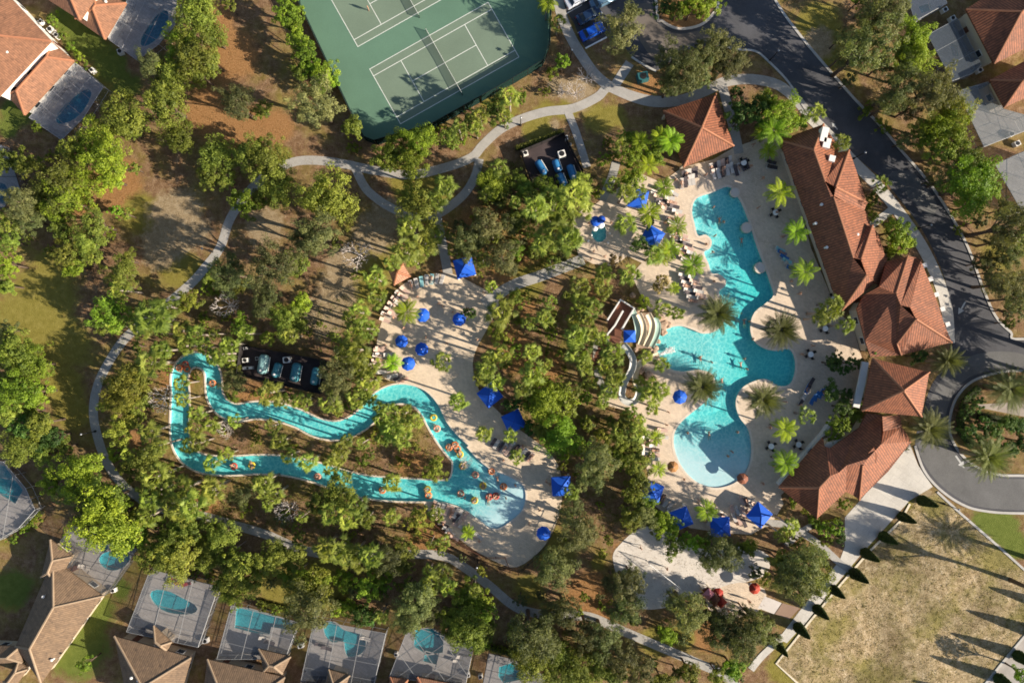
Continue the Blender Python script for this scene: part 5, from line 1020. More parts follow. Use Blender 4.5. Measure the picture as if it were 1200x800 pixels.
def swim(z0):  # prone, arms forward
    p = {'pel': (0, 0, z0, .135), 'wai': (0, .15, z0 + .01, .115), 'che': (0, .35, z0 + .03, .145), 'nec': (0, .5, z0 + .06, .055), 'hd': (0, .57, z0 + .1, .075), 'hm': (0, .62, z0 + .17, .095), 'ht': (0, .64, z0 + .26, .06)}
    for s, n in ((-1, 'l'), (1, 'r')): p.update({n + 'sh': (s * .18, .45, z0 + .03, .062), n + 'el': (s * .38, .58, z0, .043), n + 'wr': (s * .34, .82, z0 - .02, .03), n + 'ha': (s * .32, .9, z0 - .02, .036), n + 'hp': (s * .09, -.05, z0, .098), n + 'kn': (s * .14, -.45, z0 - .06, .06), n + 'an': (s * .16, -.85, z0 - .02, .042), n + 'to': (s * .17, -.98, z0 - .04, .038)})
    return p
def person_proto(pose, suit, shirt=None):
    o = bpy.data.objects.new('person', person_mesh(pose, suit, shirt)); C.objects.link(o); return Proto(o)
PW = [person_proto(WALK, SUITS[0], SUITS[3]), person_proto(WALK, SUITS[1]), person_proto({}, SUITS[2], SUITS[1]), person_proto({}, SUITS[0])]
PS = [person_proto(swim(0), SUITS[2]), person_proto(swim(0), SUITS[1])]
PT = [person_proto(lie(0), SUITS[0]), person_proto(lie(0), SUITS[2])]
def person(protos, i, px, py, z, rz, look, grp):
    p = P(px, py, z); o = protos[i % len(protos)].place(p, rz); reg(o, px, py, look, 'person', 'person', grp); return o
WL = ['person walking in white shirt', 'person walking in red swimwear', 'person standing in red top', 'person standing in navy shorts']
def walker(i, px, py, rz): p = P(px, py, .055); o = PW[i % 4].place(p, rz); reg(o, px, py, WL[i % 4].replace('person ', '') + '@', 'person', 'person', 'people on foot')
o = PW[2].place(P(432.5, 12.5, .03), 2.0); tag(o, 'person standing in red top with a long shadow on the upper tennis court', 'person')
for i, (x, y) in enumerate([(881, 171), (892, 210), (887, 244), (908, 250), (935, 344), (515, 356), (519, 359), (531, 366), (640, 563), (644, 566), (780, 497), (938, 415), (935, 474), (950, 405), (892, 565), (905, 545), (833, 296), (798, 289), (567, 343), (620, 612), (708, 301), (692, 304), (800, 560), (778, 262), (806, 318), (822, 358), (790, 212), (826, 206), (846, 198), (768, 520), (774, 548), (782, 482), (742, 486), (818, 585), (836, 590), (862, 612), (880, 600), (900, 500), (918, 470), (925, 330), (915, 278), (878, 196), (480, 352), (490, 348), (462, 372), (474, 384), (452, 404), (500, 395), (524, 402), (548, 362), (560, 398), (590, 538), (612, 522), (632, 596), (520, 612), (548, 620), (562, 632), (510, 600), (690, 262), (715, 262), (695, 295), (838, 706), (852, 714), (876, 702), (750, 640), (780, 664)]): walker(i, x, y, i * 1.9)
for i, (x, y) in enumerate([(843, 259), (846, 261), (836, 277), (869, 283), (826, 287), (880, 397), (872, 378), (876, 377), (818, 418), (821, 421), (832, 424), (870, 420), (868, 428), (873, 432), (804, 506), (831, 509), (856, 528), (851, 533), (846, 447), (835, 330), (834, 244), (583, 562), (604, 567), (545, 582), (572, 586), (593, 582), (862, 505)]):
    dp = -.16 - .75 * min(1, max(0, main_dep(x, y))) if x > 700 else -.14 - .55 * min(1, max(0, lag_dep(x, y))); st = i % 3 != 0; p = P(x, y, dp if st else -.13); o = (PW[3 - i % 2] if st else PS[i % 2]).place(p, i * 2.1); reg(o, x, y, 'wading @' if st else 'swimming @', 'person', 'person', 'people swimming')
# ---- inner tubes with riders
def tube_proto(col1, nm):
    root = thing('inner_tube'); m = mat(nm, col1, .35, .1, 3, 12)
    mb = MB(); n, k = 20, 8; vs = []; fs = []
    for i in range(n):
        a = 2 * math.pi * i / n
        for j in range(k): b_ = 2 * math.pi * j / k; r = .44 + .17 * math.cos(b_); vs.append((r * math.cos(a), r * math.sin(a), .17 * math.sin(b_)))
    for i in range(n):
        for j in range(k): fs.append((i * k + j, ((i + 1) % n) * k + j, ((i + 1) % n) * k + (j + 1) % k, i * k + (j + 1) % k))
    mb.add(vs, fs); mb.build('ring', m, root, smooth=True, local=True)
    h = MB(); h.tube([(.42, -.12, .16), (.42, -.08, .22), (.42, .08, .22), (.42, .12, .16)], .018, 6); h.build('handle', M['white'], root, local=True); return Proto(root)
TB = {'o': tube_proto((.62, .19, .06), 'orange_vinyl'), 'y': tube_proto((.62, .46, .05), 'yellow_vinyl'), 'r': tube_proto((.42, .07, .05), 'red_vinyl'), 'p': tube_proto((.68, .32, .22), 'salmon_vinyl')}
TN = {'o': 'orange', 'y': 'yellow', 'r': 'red', 'p': 'salmon pink'}
for i, (x, y, c, rid) in enumerate([(512, 502, 'p', 1), (526, 524, 'o', 1), (533, 521, 'o', 1), (536, 526, 'o', 1), (539, 532, 'y', 1), (542, 546, 'y', 1), (557, 556, 'p', 1), (576, 552, 'o', 1), (566, 569, 'y', 1), (540, 578, 'p', 1), (501, 573, 'y', 1), (502, 580, 'o', 1), (573, 582, 'r', 1), (581, 581, 'r', 1), (217, 427, 'r', 1), (210, 431, 'o', 1), (219, 432, 'o', 0), (249, 449, 'o', 1), (274, 546, 'r', 1), (295, 545, 'y', 1), (448, 574, 'o', 1), (372, 558, 'p', 1), (508, 489, 'y', 0), (590, 570, 'o', 1), (556, 586, 'y', 1)]):
    a = i * 2.3; p = P(x, y, -.03); o = TB[c].place((p.x, p.y, -.05), a, 1.08); reg(o, x, y, TN[c], 'inner tube', 'inner tube', 'inner tubes on the lazy river')
    if rid: q = PT[i % 2].place((p.x, p.y, .04), a + .5); reg(q, x, y, 'reclining in %s tube @' % ('an ' + TN[c] if c == 'o' else 'a ' + TN[c]), 'person', 'person', 'people floating in inner tubes')
# ================================================================ shade and seats
def umb_proto(canvas, nm='umbrella', rad=1.25, tilt=False):
    root = thing(nm); mb = MB(); n = 8; vs = [(0, 0, 2.75)]; fs = []
    for k in range(n):
        a = 2 * math.pi * k / n + .2; vs += [(rad * .5 * math.cos(a), rad * .5 * math.sin(a), 2.52), (rad * math.cos(a), rad * math.sin(a), 2.18), (rad * math.cos(a), rad * math.sin(a), 2.02)]
    for k in range(n):
        i, j = 1 + 3 * k, 1 + 3 * ((k + 1) % n); fs += [(0, i, j), (i, i + 1, j + 1, j), (i + 1, i + 2, j + 2, j + 1)]
    mb.add(vs, fs); cp = mb.build('canopy', canvas, root, local=True)
    MB().lathe([(.05, 2.7), (.07, 2.78), (.02, 2.88)], n=8).build('finial', M['white'], cp, local=True)
    MB().tube([(0, 0, 0), (0, 0, 2.7)], .03, 8).build('pole', M['white'], root, local=True)
    MB().lathe([(.32, 0), (.32, .06), (.06, .12), (.05, .3)], n=14).build('base', M['metal'], root, local=True)
    rb = MB()
    for k in range(n): a = 2 * math.pi * k / n + .2; rb.tube([(0, 0, 2.30), (rad * .55 * math.cos(a), rad * .55 * math.sin(a), 2.46)], .012, 4)
    rb.build('ribs', M['metal'], root, local=True); return Proto(root)
UB = umb_proto(M['blue'])
for x, y, s in [(495, 369, 1.0), (538, 374, .95), (470, 400, .9), (494, 409, .95), (478, 426, 1.0), (797, 465, 1.0), (637, 625, 1.0)]:
    p = P(x, y, 2.4); o = UB.place((p.x, p.y, .05), x, s); reg(o, x, y, 'round blue', 'umbrella', 'umbrella', 'blue parasols on the decks')
for (x, y, m_, lb) in [(789, 547, mat('brown_canvas', (.36, .17, .06), .7, .2), 'brown orange umbrella on the left rim of the shallow pool end'), (871, 561, mat('rust_canvas', (.22, .08, .045), .7, .2), 'rust brown umbrella on the right rim of the shallow pool end'), (842, 696, M['red'], 'dark red umbrella on the play court, left of two'), (885, 690, mat('bright_red_canvas', (.36, .04, .02), .7, .2), 'bright red umbrella on the play court, right of two')]:
    p = P(x, y, 2.4); o = umb_proto(m_, rad=1.05).place((p.x, p.y, .05), .3, .95); tag(o, lb, 'umbrella')
def cabana_proto():
    root = thing('cabana'); a = 1.72; mb = MB()
    e = [(-a, -a), (a, -a), (a, a), (-a, a)]; vs = [(0, 0, 3.5)]; fs = []
    for x, y in e: vs += [(x * .5, y * .5, 3.02), (x, y, 2.5), (x * 1.01, y * 1.01, 2.24)]
    for k in range(4): i, j = 1 + 3 * k, 1 + 3 * ((k + 1) % 4); fs += [(0, i, j), (i, i + 1, j + 1, j), (i + 1, i + 2, j + 2, j + 1)]
    mb.add(vs, fs); mb.build('canopy', [M['blue']], root, local=True)
    for x, y in e: MB().tube([(x * .96, y * .96, 0), (x * .96, y * .96, 2.5)], .045, 6).build('post', M['white'], root, local=True)
    for x, y in e: MB().box((x * .9, y * .9, 1.2), (.32, .32, 2.3), 0, .8).build('curtain', M['white'], root, local=True)
    MB().box((0, .9, .4), (2.0, .8, .12)).box((0, 1.25, .65), (2.0, .14, .5)).box((0, .9, .17), (1.9, .7, .34)).build('sofa', M['white'], root, local=True)
    rd = MB()
    for x, y in e: rd.tube([(0, 0, 3.53), (x * .5, y * .5, 3.05), (x, y, 2.53)], .028, 4)
    rd.build('seams', M['blue2'], root, local=True); return Proto(root)
CB = cabana_proto()
for x, y, a in [(544, 313, -14), (574, 463, -38), (602, 494, -25), (658, 570, -4), (748, 232, 12), (765, 277, 30), (765, 577, 20), (799, 608, -22), (845, 618, -4), (891, 604, 40)]:
    p = P(x, y, 2.8); o = CB.place((p.x, p.y, .05), R(-a), .95); reg(o, x, y, 'square blue', 'cabana', 'cabana', 'blue cabanas round the pools')
def lounger_proto(cush, nm):
    root = thing('sun_lounger'); f = MB()
    for s in (-1, 1): f.box((s * .3, 0, .28), (.05, 1.9, .05))
    for y in (-.9, -.3, .3, .9): f.box((0, y, .28), (.6, .05, .045))
    f.build('frame', M['white'], root, local=True)
    for x in (-.28, .28):
        for y in (-.8, .7): MB().box((x, y, .14), (.05, .05, .28)).build('leg', M['white'], root, local=True)
    MB().box((0, -.35, .345), (.6, 1.2, .08)).build('seat', cush, root, local=True)
    b_ = MB(); b_.add([(-.3, .25, .31), (.3, .25, .31), (.3, .92, .72), (-.3, .92, .72), (-.3, .22, .39), (.3, .22, .39), (.3, .88, .80), (-.3, .88, .80)], [(0, 3, 2, 1), (4, 5, 6, 7), (0, 1, 5, 4), (1, 2, 6, 5), (2, 3, 7, 6), (3, 0, 4, 7)]); b_.build('backrest', cush, root, local=True)
    return Proto(root)
LG = {'w': lounger_proto(mat('white_sling', (.50, .46, .42), .7, .15), 'w'), 'p': lounger_proto(mat('tan_pink_sling', (.52, .36, .29), .7, .12), 'p'), 'b': lounger_proto(mat('blue_towel', (.04, .16, .42), .7, .12), 'b'), 't': lounger_proto(mat('aqua_towel', (.25, .50, .52), .7, .12), 't'), 'd': lounger_proto(mat('dark_sling', (.07, .055, .06), .7, .15), 'd')}
LN_ = {'w': 'white', 'p': 'tan pink', 'b': 'blue towelled', 't': 'aqua towelled', 'd': 'dark brown'}
def lounger(x, y, ang, c='w'):
    p = P(x, y, .4); o = LG[c].place((p.x, p.y, .052), R(ang), random.uniform(.95, 1.05)); reg(o, x, y, LN_[c], 'lounger', 'sun lounger', 'sun loungers on the decks')
def row(x0, y0, x1, y1, n, ang, cols):
    for i in range(n):
        t = i / max(1, n - 1); lounger(x0 + (x1 - x0) * t + random.uniform(-.5, .5), y0 + (y1 - y0) * t + random.uniform(-.5, .5), ang + random.uniform(-7, 7), cols[i % len(cols)])
for i, (x, y) in enumerate([(482, 334), (488, 332), (494, 330), (500, 328), (506, 327), (512, 326.5), (518, 327)]): lounger(x, y, 18 - i * 6, 'wwtwtww'[i])
for i, (x, y) in enumerate([(474, 340), (468.5, 345), (464, 351), (460, 357), (456, 363), (453, 369), (451, 375), (472, 347), (467, 354), (463, 361), (460, 368)]): lounger(x, y, 50 + i * 3 if i < 7 else 60, 'pwpp'[i % 4])
row(446, 408, 447, 436, 5, 88, 'pwp'); row(456, 415, 460, 441, 4, 100, 'wpd'); row(466, 442, 473, 445, 2, 120, 'dp')
row(578, 518, 604, 533, 7, -35, 'dwdwp'); row(508, 592, 545, 604, 8, -25, 'pwwp'); row(512, 604, 532, 630, 6, 60, 'wpdw'); row(536, 616, 560, 628, 5, 55, 'pwd'); row(524, 598, 540, 610, 4, -30, 'ppd')
row(801, 206, 816, 202, 5, 8, 'dwwd'); row(799, 215, 812, 210, 4, 8, 'wdw'); row(834, 198, 856, 189, 6, 14, 'wdwpd'); row(836, 205, 858, 197, 5, 14, 'wwd'); row(862, 200, 875, 192, 4, 20, 'dwd')
row(784, 232, 796, 252, 5, 78, 'wpd'); row(790, 278, 803, 305, 7, 72, 'wdp'); row(800, 276, 812, 301, 6, 72, 'pwd'); row(800, 322, 812, 352, 8, 80, 'wdwp'); row(810, 320, 822, 350, 8, 80, 'dwpw'); row(776, 222, 790, 226, 3, 60, 'dpw')
row(466, 362, 470, 352, 3, 55, 'pwd'); row(444, 410, 441, 428, 4, 85, 'pwp'); row(600, 522, 622, 536, 6, -38, 'wdp'); row(814, 302, 818, 316, 3, 75, 'wdp'); row(786, 256, 794, 274, 5, 74, 'dwp'); row(768, 226, 780, 244, 5, 70, 'wpd'); row(776, 504, 777, 512, 2, 85, 'pw'); row(846, 604, 852, 612, 3, 20, 'wpd'); row(870, 586, 884, 592, 4, 25, 'pdw'); row(900, 176, 905, 196, 4, 80, 'dwd'); row(757, 513, 758, 540, 7, 85, 'wdpw'); row(766, 516, 767, 538, 5, 85, 'pwd')
row(914, 292, 927, 314, 6, 68, 'tbbtwb'); row(953, 468, 966, 458, 4, 145, 'b'); row(858, 596, 876, 601, 4, 20, 'pwp'); row(860, 606, 872, 612, 3, 25, 'wpd'); row(776, 584, 786, 592, 3, -30, 'dww'); row(822, 602, 832, 610, 3, -20, 'wpw'); row(940, 470, 950, 448, 4, 150, 'dwb')
SUN = [(o.location.copy(), o.rotation_euler.z, a, b_) for o, a, b_, lk, nn in REG if nn == 'lounger']
for i, (l_, rz_, a, b_) in enumerate(SUN[::4]):
    q = PT[i % 2].place((l_.x, l_.y, .52), rz_ + math.pi, .95); reg(q, a, b_, 'lying on a lounger @', 'person', 'person', 'people lying on the loungers')
# tables with chairs on the shaded deck
def table_proto():
    root = thing('cafe_table'); MB().lathe([(.5, .70), (.5, .74)], n=16).build('tabletop', M['white'], root, local=True); MB().tube([(0, 0, 0), (0, 0, .7)], .04, 6).lathe([(.25, 0), (.25, .04)], n=12).build('pedestal', M['black'], root, local=True); return Proto(root)
def chair_proto():
    root = thing('chair'); MB().box((0, 0, .44), (.45, .45, .05)).build('seat', M['black'], root, local=True); MB().box((0, .22, .7), (.45, .04, .5)).build('backrest', M['black'], root, local=True)
    for x in (-.19, .19):
        for y in (-.19, .19): MB().box((x, y, .21), (.04, .04, .42)).build('leg', M['black'], root, local=True)
    return Proto(root)
TBL, CHR = table_proto(), chair_proto()
for x, y in [(907, 250), (870, 192), (975, 350), (984, 337), (934, 520), (902, 522), (948, 415), (965, 385)]:
    p = P(x, y); o = TBL.place((p.x, p.y, .052)); reg(o, x, y, 'round', 'table', 'table', 'cafe tables on the pool deck')
    for k in range(4):
        a = k * 1.57 + .5; o = CHR.place((p.x + math.cos(a) * .75, p.y + math.sin(a) * .75, .052), a - 1.57); reg(o, x + math.cos(a) * 5, y - math.sin(a) * 5, 'black', 'chair', 'chair', 'black chairs round the cafe tables')
# round stone planters standing in the pool edge, and palm islands
def planter(px, py, r, label, h=.35):
    t = thing('planter', P(px, py), 0, label, 'planter'); p = t.location; mb = MB(); mb.lathe([(r, -1.0), (r, h), (r * .84, h), (r * .84, h - .06)], (p.x, p.y, 0), 24); mb.build('wall', M['coping'], t)
    mb = MB(); mb.lathe([(r * .83, h - .1), (r * .83, h - .05)], (p.x, p.y, 0), 24); mb.build('top', M['sand'], t)
planter(874.5, 267, .95, 'small round stone plinth in the right pool edge, upper one'); planter(890, 314, 1.0, 'small round stone plinth in the right pool edge, lower one'); planter(861, 226, .85, 'small round stone plinth at the top corner of the pool')
planter(911, 386, 1.6, 'round planter under the date palm on the upper deck bulge'); planter(895, 472, 1.6, 'round planter under the date palm on the lower deck bulge'); planter(838, 371, 1.3, 'round planter under the date palm on the left pool peninsula'); planter(822, 453, 1.3, 'round planter under the date palm left of the shallow pool')
# ================================================================ water slides
M['flume'] = mat('cream_fibreglass', (.54, .46, .33), .35, .1, 1.5, 8); M['greyflume'] = mat('grey_fibreglass', (.42, .42, .40), .4, .12, 1.5, 8); M['aqua'] = mat('aqua_fibreglass', (.30, .42, .36), .4, .12, 1.5, 8)
t = thing('water_slide', P(735, 375), 0, 'slide tower with brown deck, white walls and two broad cream lanes', 'water slide')
dk = [(727.5, 351), (743.5, 361), (729, 388), (726, 404), (713, 400), (712, 374)]
Z = 3.4
MB().prism(W(dk, Z), Z - .25, Z).build('deck', M['wood'], t)
for x, y in inset(W(dk, Z), .5): MB().box((x, y, (Z - .25) / 2), (.35, .35, Z - .25)).build('post', M['whitewall'], t)
for pts in ([(712, 375), (727.5, 351), (743.5, 361), (729, 386)], [(730.5, 364), (721, 381), (712.5, 391)], [(712, 391), (713, 401)]):
    MB().strip(W(pts, Z + 1), .26, Z, Z + 1.0).build('parapet', M['whitewall'], t)
st = MB()
for i in range(12): q = P(710 + i * -1.2, 396 + i * 3.4, Z); st.box((q.x, q.y, Z - .2 - i * .27), (1.5, .55, .12), R(20))
st.build('stairs', M['wood'], t)
def flume(name, pts, w, side, m, parent):
    c = smooth(pts, False, 5); V_ = [P(*q) for q in c]; vs = []; n = len(V_); k = 7
    for i in range(n):
        tg_ = V_[min(i + 1, n - 1)] - V_[max(i - 1, 0)]; tg_.z = 0; tg_.normalize(); s_ = Vector((-tg_.y, tg_.x, 0))
        for j in range(k): a = math.pi * j / (k - 1); vs.append(V_[i] + s_ * math.cos(a) * w / 2 + Vector((0, 0, side * (1 - math.sin(a)))))
        for j in range(k): a = math.pi * (k - 1 - j) / (k - 1); vs.append(V_[i] + s_ * math.cos(a) * (w / 2 + .07) + Vector((0, 0, side * (1 - math.sin(a)) - (.08 if 0 < j < k - 1 else 0))))
    K = 2 * k; fs = []
    for i in range(n - 1):
        for j in range(K): fs.append((i * K + j, i * K + (j + 1) % K, (i + 1) * K + (j + 1) % K, (i + 1) * K + j))
    mb = MB(); mb.add(vs, fs); return mb.build(name, m, parent, smooth=True)
flume('slide_lane', [(748, 368, 3.0), (753, 379, 2.3), (754, 391, 1.3), (750, 404, .5)], 0.95, .35, M['flume'], t)
flume('slide_lane', [(759, 368, 3.0), (764, 380, 2.3), (762, 393, 1.3), (756, 406, .5)], 0.95, .35, M['flume'], t)
for pts in ([(741, 364, 3.0), (745, 374, 2.4), (747, 388, 1.4), (743, 400, .5)], [(767, 372, 2.6), (771, 382, 1.9), (769, 394, 1.0), (763, 406, .4)]): flume('water_chute', pts, 0.85, .16, M['aqua'], t)
MB().prism(W([(740, 366), (764, 366), (775, 384), (766, 408), (746, 408), (744, 385)], .3), 0, .3).build('base', M['rock'], t)
t2 = thing('water_slide', P(738, 440), 0, 'looping grey open flume slide that ends in the left side of the pool', 'water slide')
fp = [(730, 404, 4.4), (736, 411, 4.3), (741, 420, 4.1), (741, 429, 3.8), (738, 437, 3.5), (732, 446, 3.2), (729, 456, 2.9), (729, 466, 2.6), (736, 471, 2.4), (744, 469, 2.2), (748, 460, 2.0), (746, 450, 1.8), (744, 441, 1.5), (745, 432, 1.2), (751, 425, .9), (761, 420, .65), (772, 415.5, .4)]
flume('flume', fp[:12], 1.05, .38, M['greyflume'], t2); flume('flume_end', fp[11:], 1.05, .38, M['flume'], t2)
for q in fp[1:-2:2]: c = P(*q); MB().tube([(c.x, c.y, 0), (c.x, c.y, c.z - .05)], .09, 8).build('support', M['whitewall'], t2)
sp_ = MB()
for i in range(420):
    k = rng.uniform(0, 1) ** .8; c = P(773 + 15 * k, 415.2 - 6 * k, 0); r_ = .07 * rng.uniform(.5, 1.5)
    c += Vector((rng.normal(0, .1 + .22 * k), rng.normal(0, .08 + .22 * k), .30 * (1 - k) + .04 + abs(rng.normal(0, .07)) - .08)); sp_.lathe([(r_ * .7, -r_ * .5), (r_, 0), (r_ * .6, r_ * .6)], c, 5)
o = sp_.build('splash', M['white']); tag(o, 'white splash of water at the mouth of the flume slide', 'splash', kind='stuff')
sh = thing('shade_canopy', P(738, 394, 3), 0, 'small square deep blue shade canopy over the slide tower landing', 'canopy')
q = P(738, 394, 5.2); MB().add([(q.x - 1, q.y - 1, 5.0), (q.x + 1, q.y - 1, 5.0), (q.x + 1, q.y + 1, 5.0), (q.x - 1, q.y + 1, 5.0), (q.x, q.y, 5.7)], [(0, 1, 4), (1, 2, 4), (2, 3, 4), (3, 0, 4)]).build('canopy', M['blue'], sh)
for x in (-.95, .95):
    for y in (-.95, .95): MB().tube([(q.x + x, q.y + y, .2), (q.x + x, q.y + y, 5.0)], .05, 6).build('post', M['white'], sh)
def boulder(px, py, r, sd):
    r2 = random.Random(sd); bm = bmesh.new(); bmesh.ops.create_icosphere(bm, subdivisions=2, radius=r)
    for v in bm.verts: v.co *= r2.uniform(.78, 1.15); v.co.z *= .7
    me = bpy.data.meshes.new('boulder'); bm.to_mesh(me); bm.free(); me.materials.append(M['rock']); o = bpy.data.objects.new('boulder', me); C.objects.link(o); p = P(px, py); o.location = (p.x, p.y, r * .3); reg(o, px, py, 'tan', 'boulder', 'boulder', 'boulders round the water slides')
for i, (x, y) in enumerate([(746, 364), (752, 362), (768, 367), (773, 373), (776, 380), (777, 389), (771, 400), (768, 408), (762, 411), (745, 410), (757, 447), (760, 440), (766, 444), (754, 452), (762, 450), (719, 411), (725, 408), (772, 366), (778, 379), (783, 381), (741, 346), (750, 433), (768, 420)]): boulder(x, y, random.uniform(.45, .85), i)
# ---- playground on the play court
t = thing('playground', P(829, 692), 0, 'pink and red playground climber at the left end of the play court', 'playground')
M['pink'] = mat('pink_plastic', (.50, .20, .24), .4, .15); M['yellow'] = mat('yellow_plastic', (.55, .38, .04), .4, .15)
for px, py, s_, m_ in ((826, 690, 1.3, 'pink'), (833, 696, 1.5, 'wood'), (840, 699, 1.3, 'red')):
    q = P(px, py); MB().box((q.x, q.y, 1.2), (s_, s_, .12), .5).build('platform', M['wood'], t)
    for a in range(4): an = a * 1.571 + 1.285; MB().tube([(q.x + math.cos(an) * s_ * .68, q.y + math.sin(an) * s_ * .68, 0), (q.x + math.cos(an) * s_ * .68, q.y + math.sin(an) * s_ * .68, 2.5)], .05, 6).build('post', M['yellow'], t)
    MB().lathe([(s_ * .85, 2.45), (.06, 3.3)], (q.x, q.y, 0), 4).build('roof', M[m_], t)
a, b_ = P(829, 693, 1.2), P(836, 697, 1.2); MB().strip([(a.x, a.y), (b_.x, b_.y)], .6, 1.15, 1.26).build('bridge', M['wood'], t)
a, b_ = P(824, 692), P(818, 698); MB().add([(a.x - .25, a.y - .2, 1.25), (a.x + .25, a.y + .2, 1.25), (b_.x + .25, b_.y + .2, .2), (b_.x - .25, b_.y - .2, .2), (a.x - .25, a.y - .2, 1.15), (a.x + .25, a.y + .2, 1.15), (b_.x + .25, b_.y + .2, .1), (b_.x - .25, b_.y - .2, .1)], [(0, 1, 2, 3), (4, 7, 6, 5), (0, 4, 5, 1), (1, 5, 6, 2), (2, 6, 7, 3), (3, 7, 4, 0)]).build('slide', M['pink'], t)
# ---- splash pad play structure
t = thing('play_structure', P(700, 262), 0, 'blue and white water play structure at the head of the wading pool', 'play structure')
for px, py, h_, r_, m_ in ((698, 259, 2.2, .9, 'blue'), (704, 263, 1.8, .7, 'white'), (697, 267, 1.4, .6, 'white'), (705, 257, 2.6, .7, 'blue2')):
    q = P(px, py, h_); MB().lathe([(r_, h_ - .12), (r_ * .75, h_ + .12), (.08, h_ + .3)], (q.x, q.y, 0), 14).build('mushroom_cap', M[m_], t); MB().tube([(q.x, q.y, 0), (q.x, q.y, h_)], .08, 8).build('stem', M['white'], t)
for px, py in ((689, 283), (712, 285), (693, 276), (714, 274)): q = P(px, py); o = MB().lathe([(.12, 0), (.12, .5), (.2, .55), (.05, .62)], (q.x, q.y, .05), 10).build('water_jet', M['white']); reg(o, px, py, 'short white', 'water jet', 'water jet', 'water jets on the splash pad')
# ================================================================ equipment yards
TEAL = mat('teal_tank', (.05, .20, .25), .35, .3, .8, 5); BLUT = mat('blue_tank', (.03, .15, .33), .35, .3, .8, 5); PALE = mat('faded_teal_tank', (.22, .38, .38), .4, .3, .8, 5)
def tank(px0, py0, px1, py1, w, m, look):
    a, b_ = P(px0, py0, .9), P(px1, py1, .9); c = (a + b_) / 2; t = thing('filter_tank', (c.x, c.y, 0)); d = (b_ - a); l = d.length; d.normalize(); r = w / 2; z = Vector((0, 0, r + .25 - .9))
    pr = [(-.5, .25), (-.47, .7), (-.4, .93), (-.3, 1), (.3, 1), (.4, .93), (.47, .7), (.5, .25)]
    MB().tube([(a + b_) / 2 + d * l * u + z for u, k in pr], [r * k for u, k in pr], 16).build('tank_body', m, t, smooth=True)
    for u in (-.25, .25): q = c + d * l * u; MB().box((q.x, q.y, .18), (.25, w * .8, .36), math.atan2(d.y, d.x)).build('saddle', M['black'], t)
    s_ = Vector((-d.y, d.x, 0)); MB().tube([c + s_ * r * 1.15 - d * l * .4 + z, c + s_ * r * 1.2 + d * l * .4 + z], .07, 8).build('pipe', M['whitewall'], t)
    q = c + d * l * .3; MB().lathe([(.22, 0), (.22, .15), (.08, .2)], (q.x, q.y, 2 * r + .22), 10).build('hatch', M['white'], t)
    reg(t, (px0 + px1) / 2, (py0 + py1) / 2, look, 'filter tank', 'filter tank', 'filter tanks in the equipment yards')
for q in ((629, 188, 639, 205), (650, 187, 655, 202), (655, 203, 661, 218), (667, 193, 673, 211)): tank(*q, 1.25, BLUT, 'blue')
tank(311, 415, 307, 438, 1.7, PALE, 'faded aqua'); tank(327, 425, 322, 442, 1.4, TEAL, 'teal'); tank(349, 425, 344.5, 447, 1.6, TEAL, 'teal'); tank(372, 430, 368, 451, 1.5, TEAL, 'teal')
def fence(label, pts, h, m, step=1.8, rails=(.15, .95), solid=None, closed=False, pick=0):
    pl = [Vector(q) for q in W(pts, h * .5)]; 
    if closed: pl.append(pl[0])
    t = thing('fence', (pl[0].x, pl[0].y, 0), 0, label, 'fence'); ps = []; rl = MB(); pk = MB()
    for a, b_ in zip(pl, pl[1:]):
        l = (b_ - a).length; k = max(1, round(l / step)); d = (b_ - a) / l; an = math.atan2(d.y, d.x)
        for j in range(k): ps.append((a + (b_ - a) * j / k, an))
        c = (a + b_) / 2
        for rr in rails: rl.box((c.x, c.y, h * rr), (l, .05, .06), an)
        if solid: pk.box((c.x, c.y, h * .5), (l, .025, h * .9), an)
        elif pick:
            for j in range(int(l / pick)): q = a + d * (j + .5) * pick; pk.box((q.x, q.y, h * .52), (.025, .025, h * .9), an)
    for q, an in ps[:100]: MB().box((q.x, q.y, h / 2), (.09, .09, h), an).build('post', m, t)
    rl.build('rail', m, t)
    if pk.v: pk.build('panel', solid or m, t)
    return t
WS = screen_mat('green_windscreen', (.02, .05, .035), .75)
mesh_sc = screen_mat('green_windscreen', (.015, .035, .03), .85)
fence('tall fence with dark green windscreens round the tennis courts', [(346, -40), (349, 0), (411, 131), (427, 162), (440, 167), (506, 148), (601, 95), (636, 74), (644, 52), (646, 0), (647, -40)], 3.0, M['black'], 3.0, (.02, .5, .99), mesh_sc)
BL = M['black']
fence('black fence round the upper equipment yard with blue tanks', [(610, 178), (660, 157), (683, 201), (676, 222), (626, 222)], 1.9, BL, 2.2, (.1, .95), mat('dark_slats', (.03, .026, .026), .6, .2), True)
fence('black fence round the left equipment yard with teal tanks', [(283, 404), (385, 423), (376, 461), (318, 448), (279, 438)], 1.9, BL, 2.2, (.1, .95), mat('dark_slats', (.03, .026, .026), .6, .2), True)
fence('black picket fence curving below the river deck', [(398, 612), (450, 618), (500, 628), (514, 633), (531, 642), (556, 655), (587, 666), (608, 672), (640, 640), (658, 600)], 1.5, BL, 2.0, (.1, .92), None, False, .16)
fence('brown rail fence along the lower rim of the river deck', [(505, 610), (521, 624), (537, 635), (553, 645), (570, 653), (592, 653), (596, 664)], 1.1, M['wood'], 2.0, (.5, .95), None, False, .18)
sheet('equipment_pad', [W([(610, 178), (660, 157), (683, 201), (676, 222), (626, 222)])], .022, mat('dark_pad', (.06, .045, .045), .9, .3))
sheet('equipment_pad', [W([(283, 404), (385, 423), (376, 461), (318, 448), (279, 438)])], .022, mat('dark_pad', (.06, .045, .045), .9, .3))
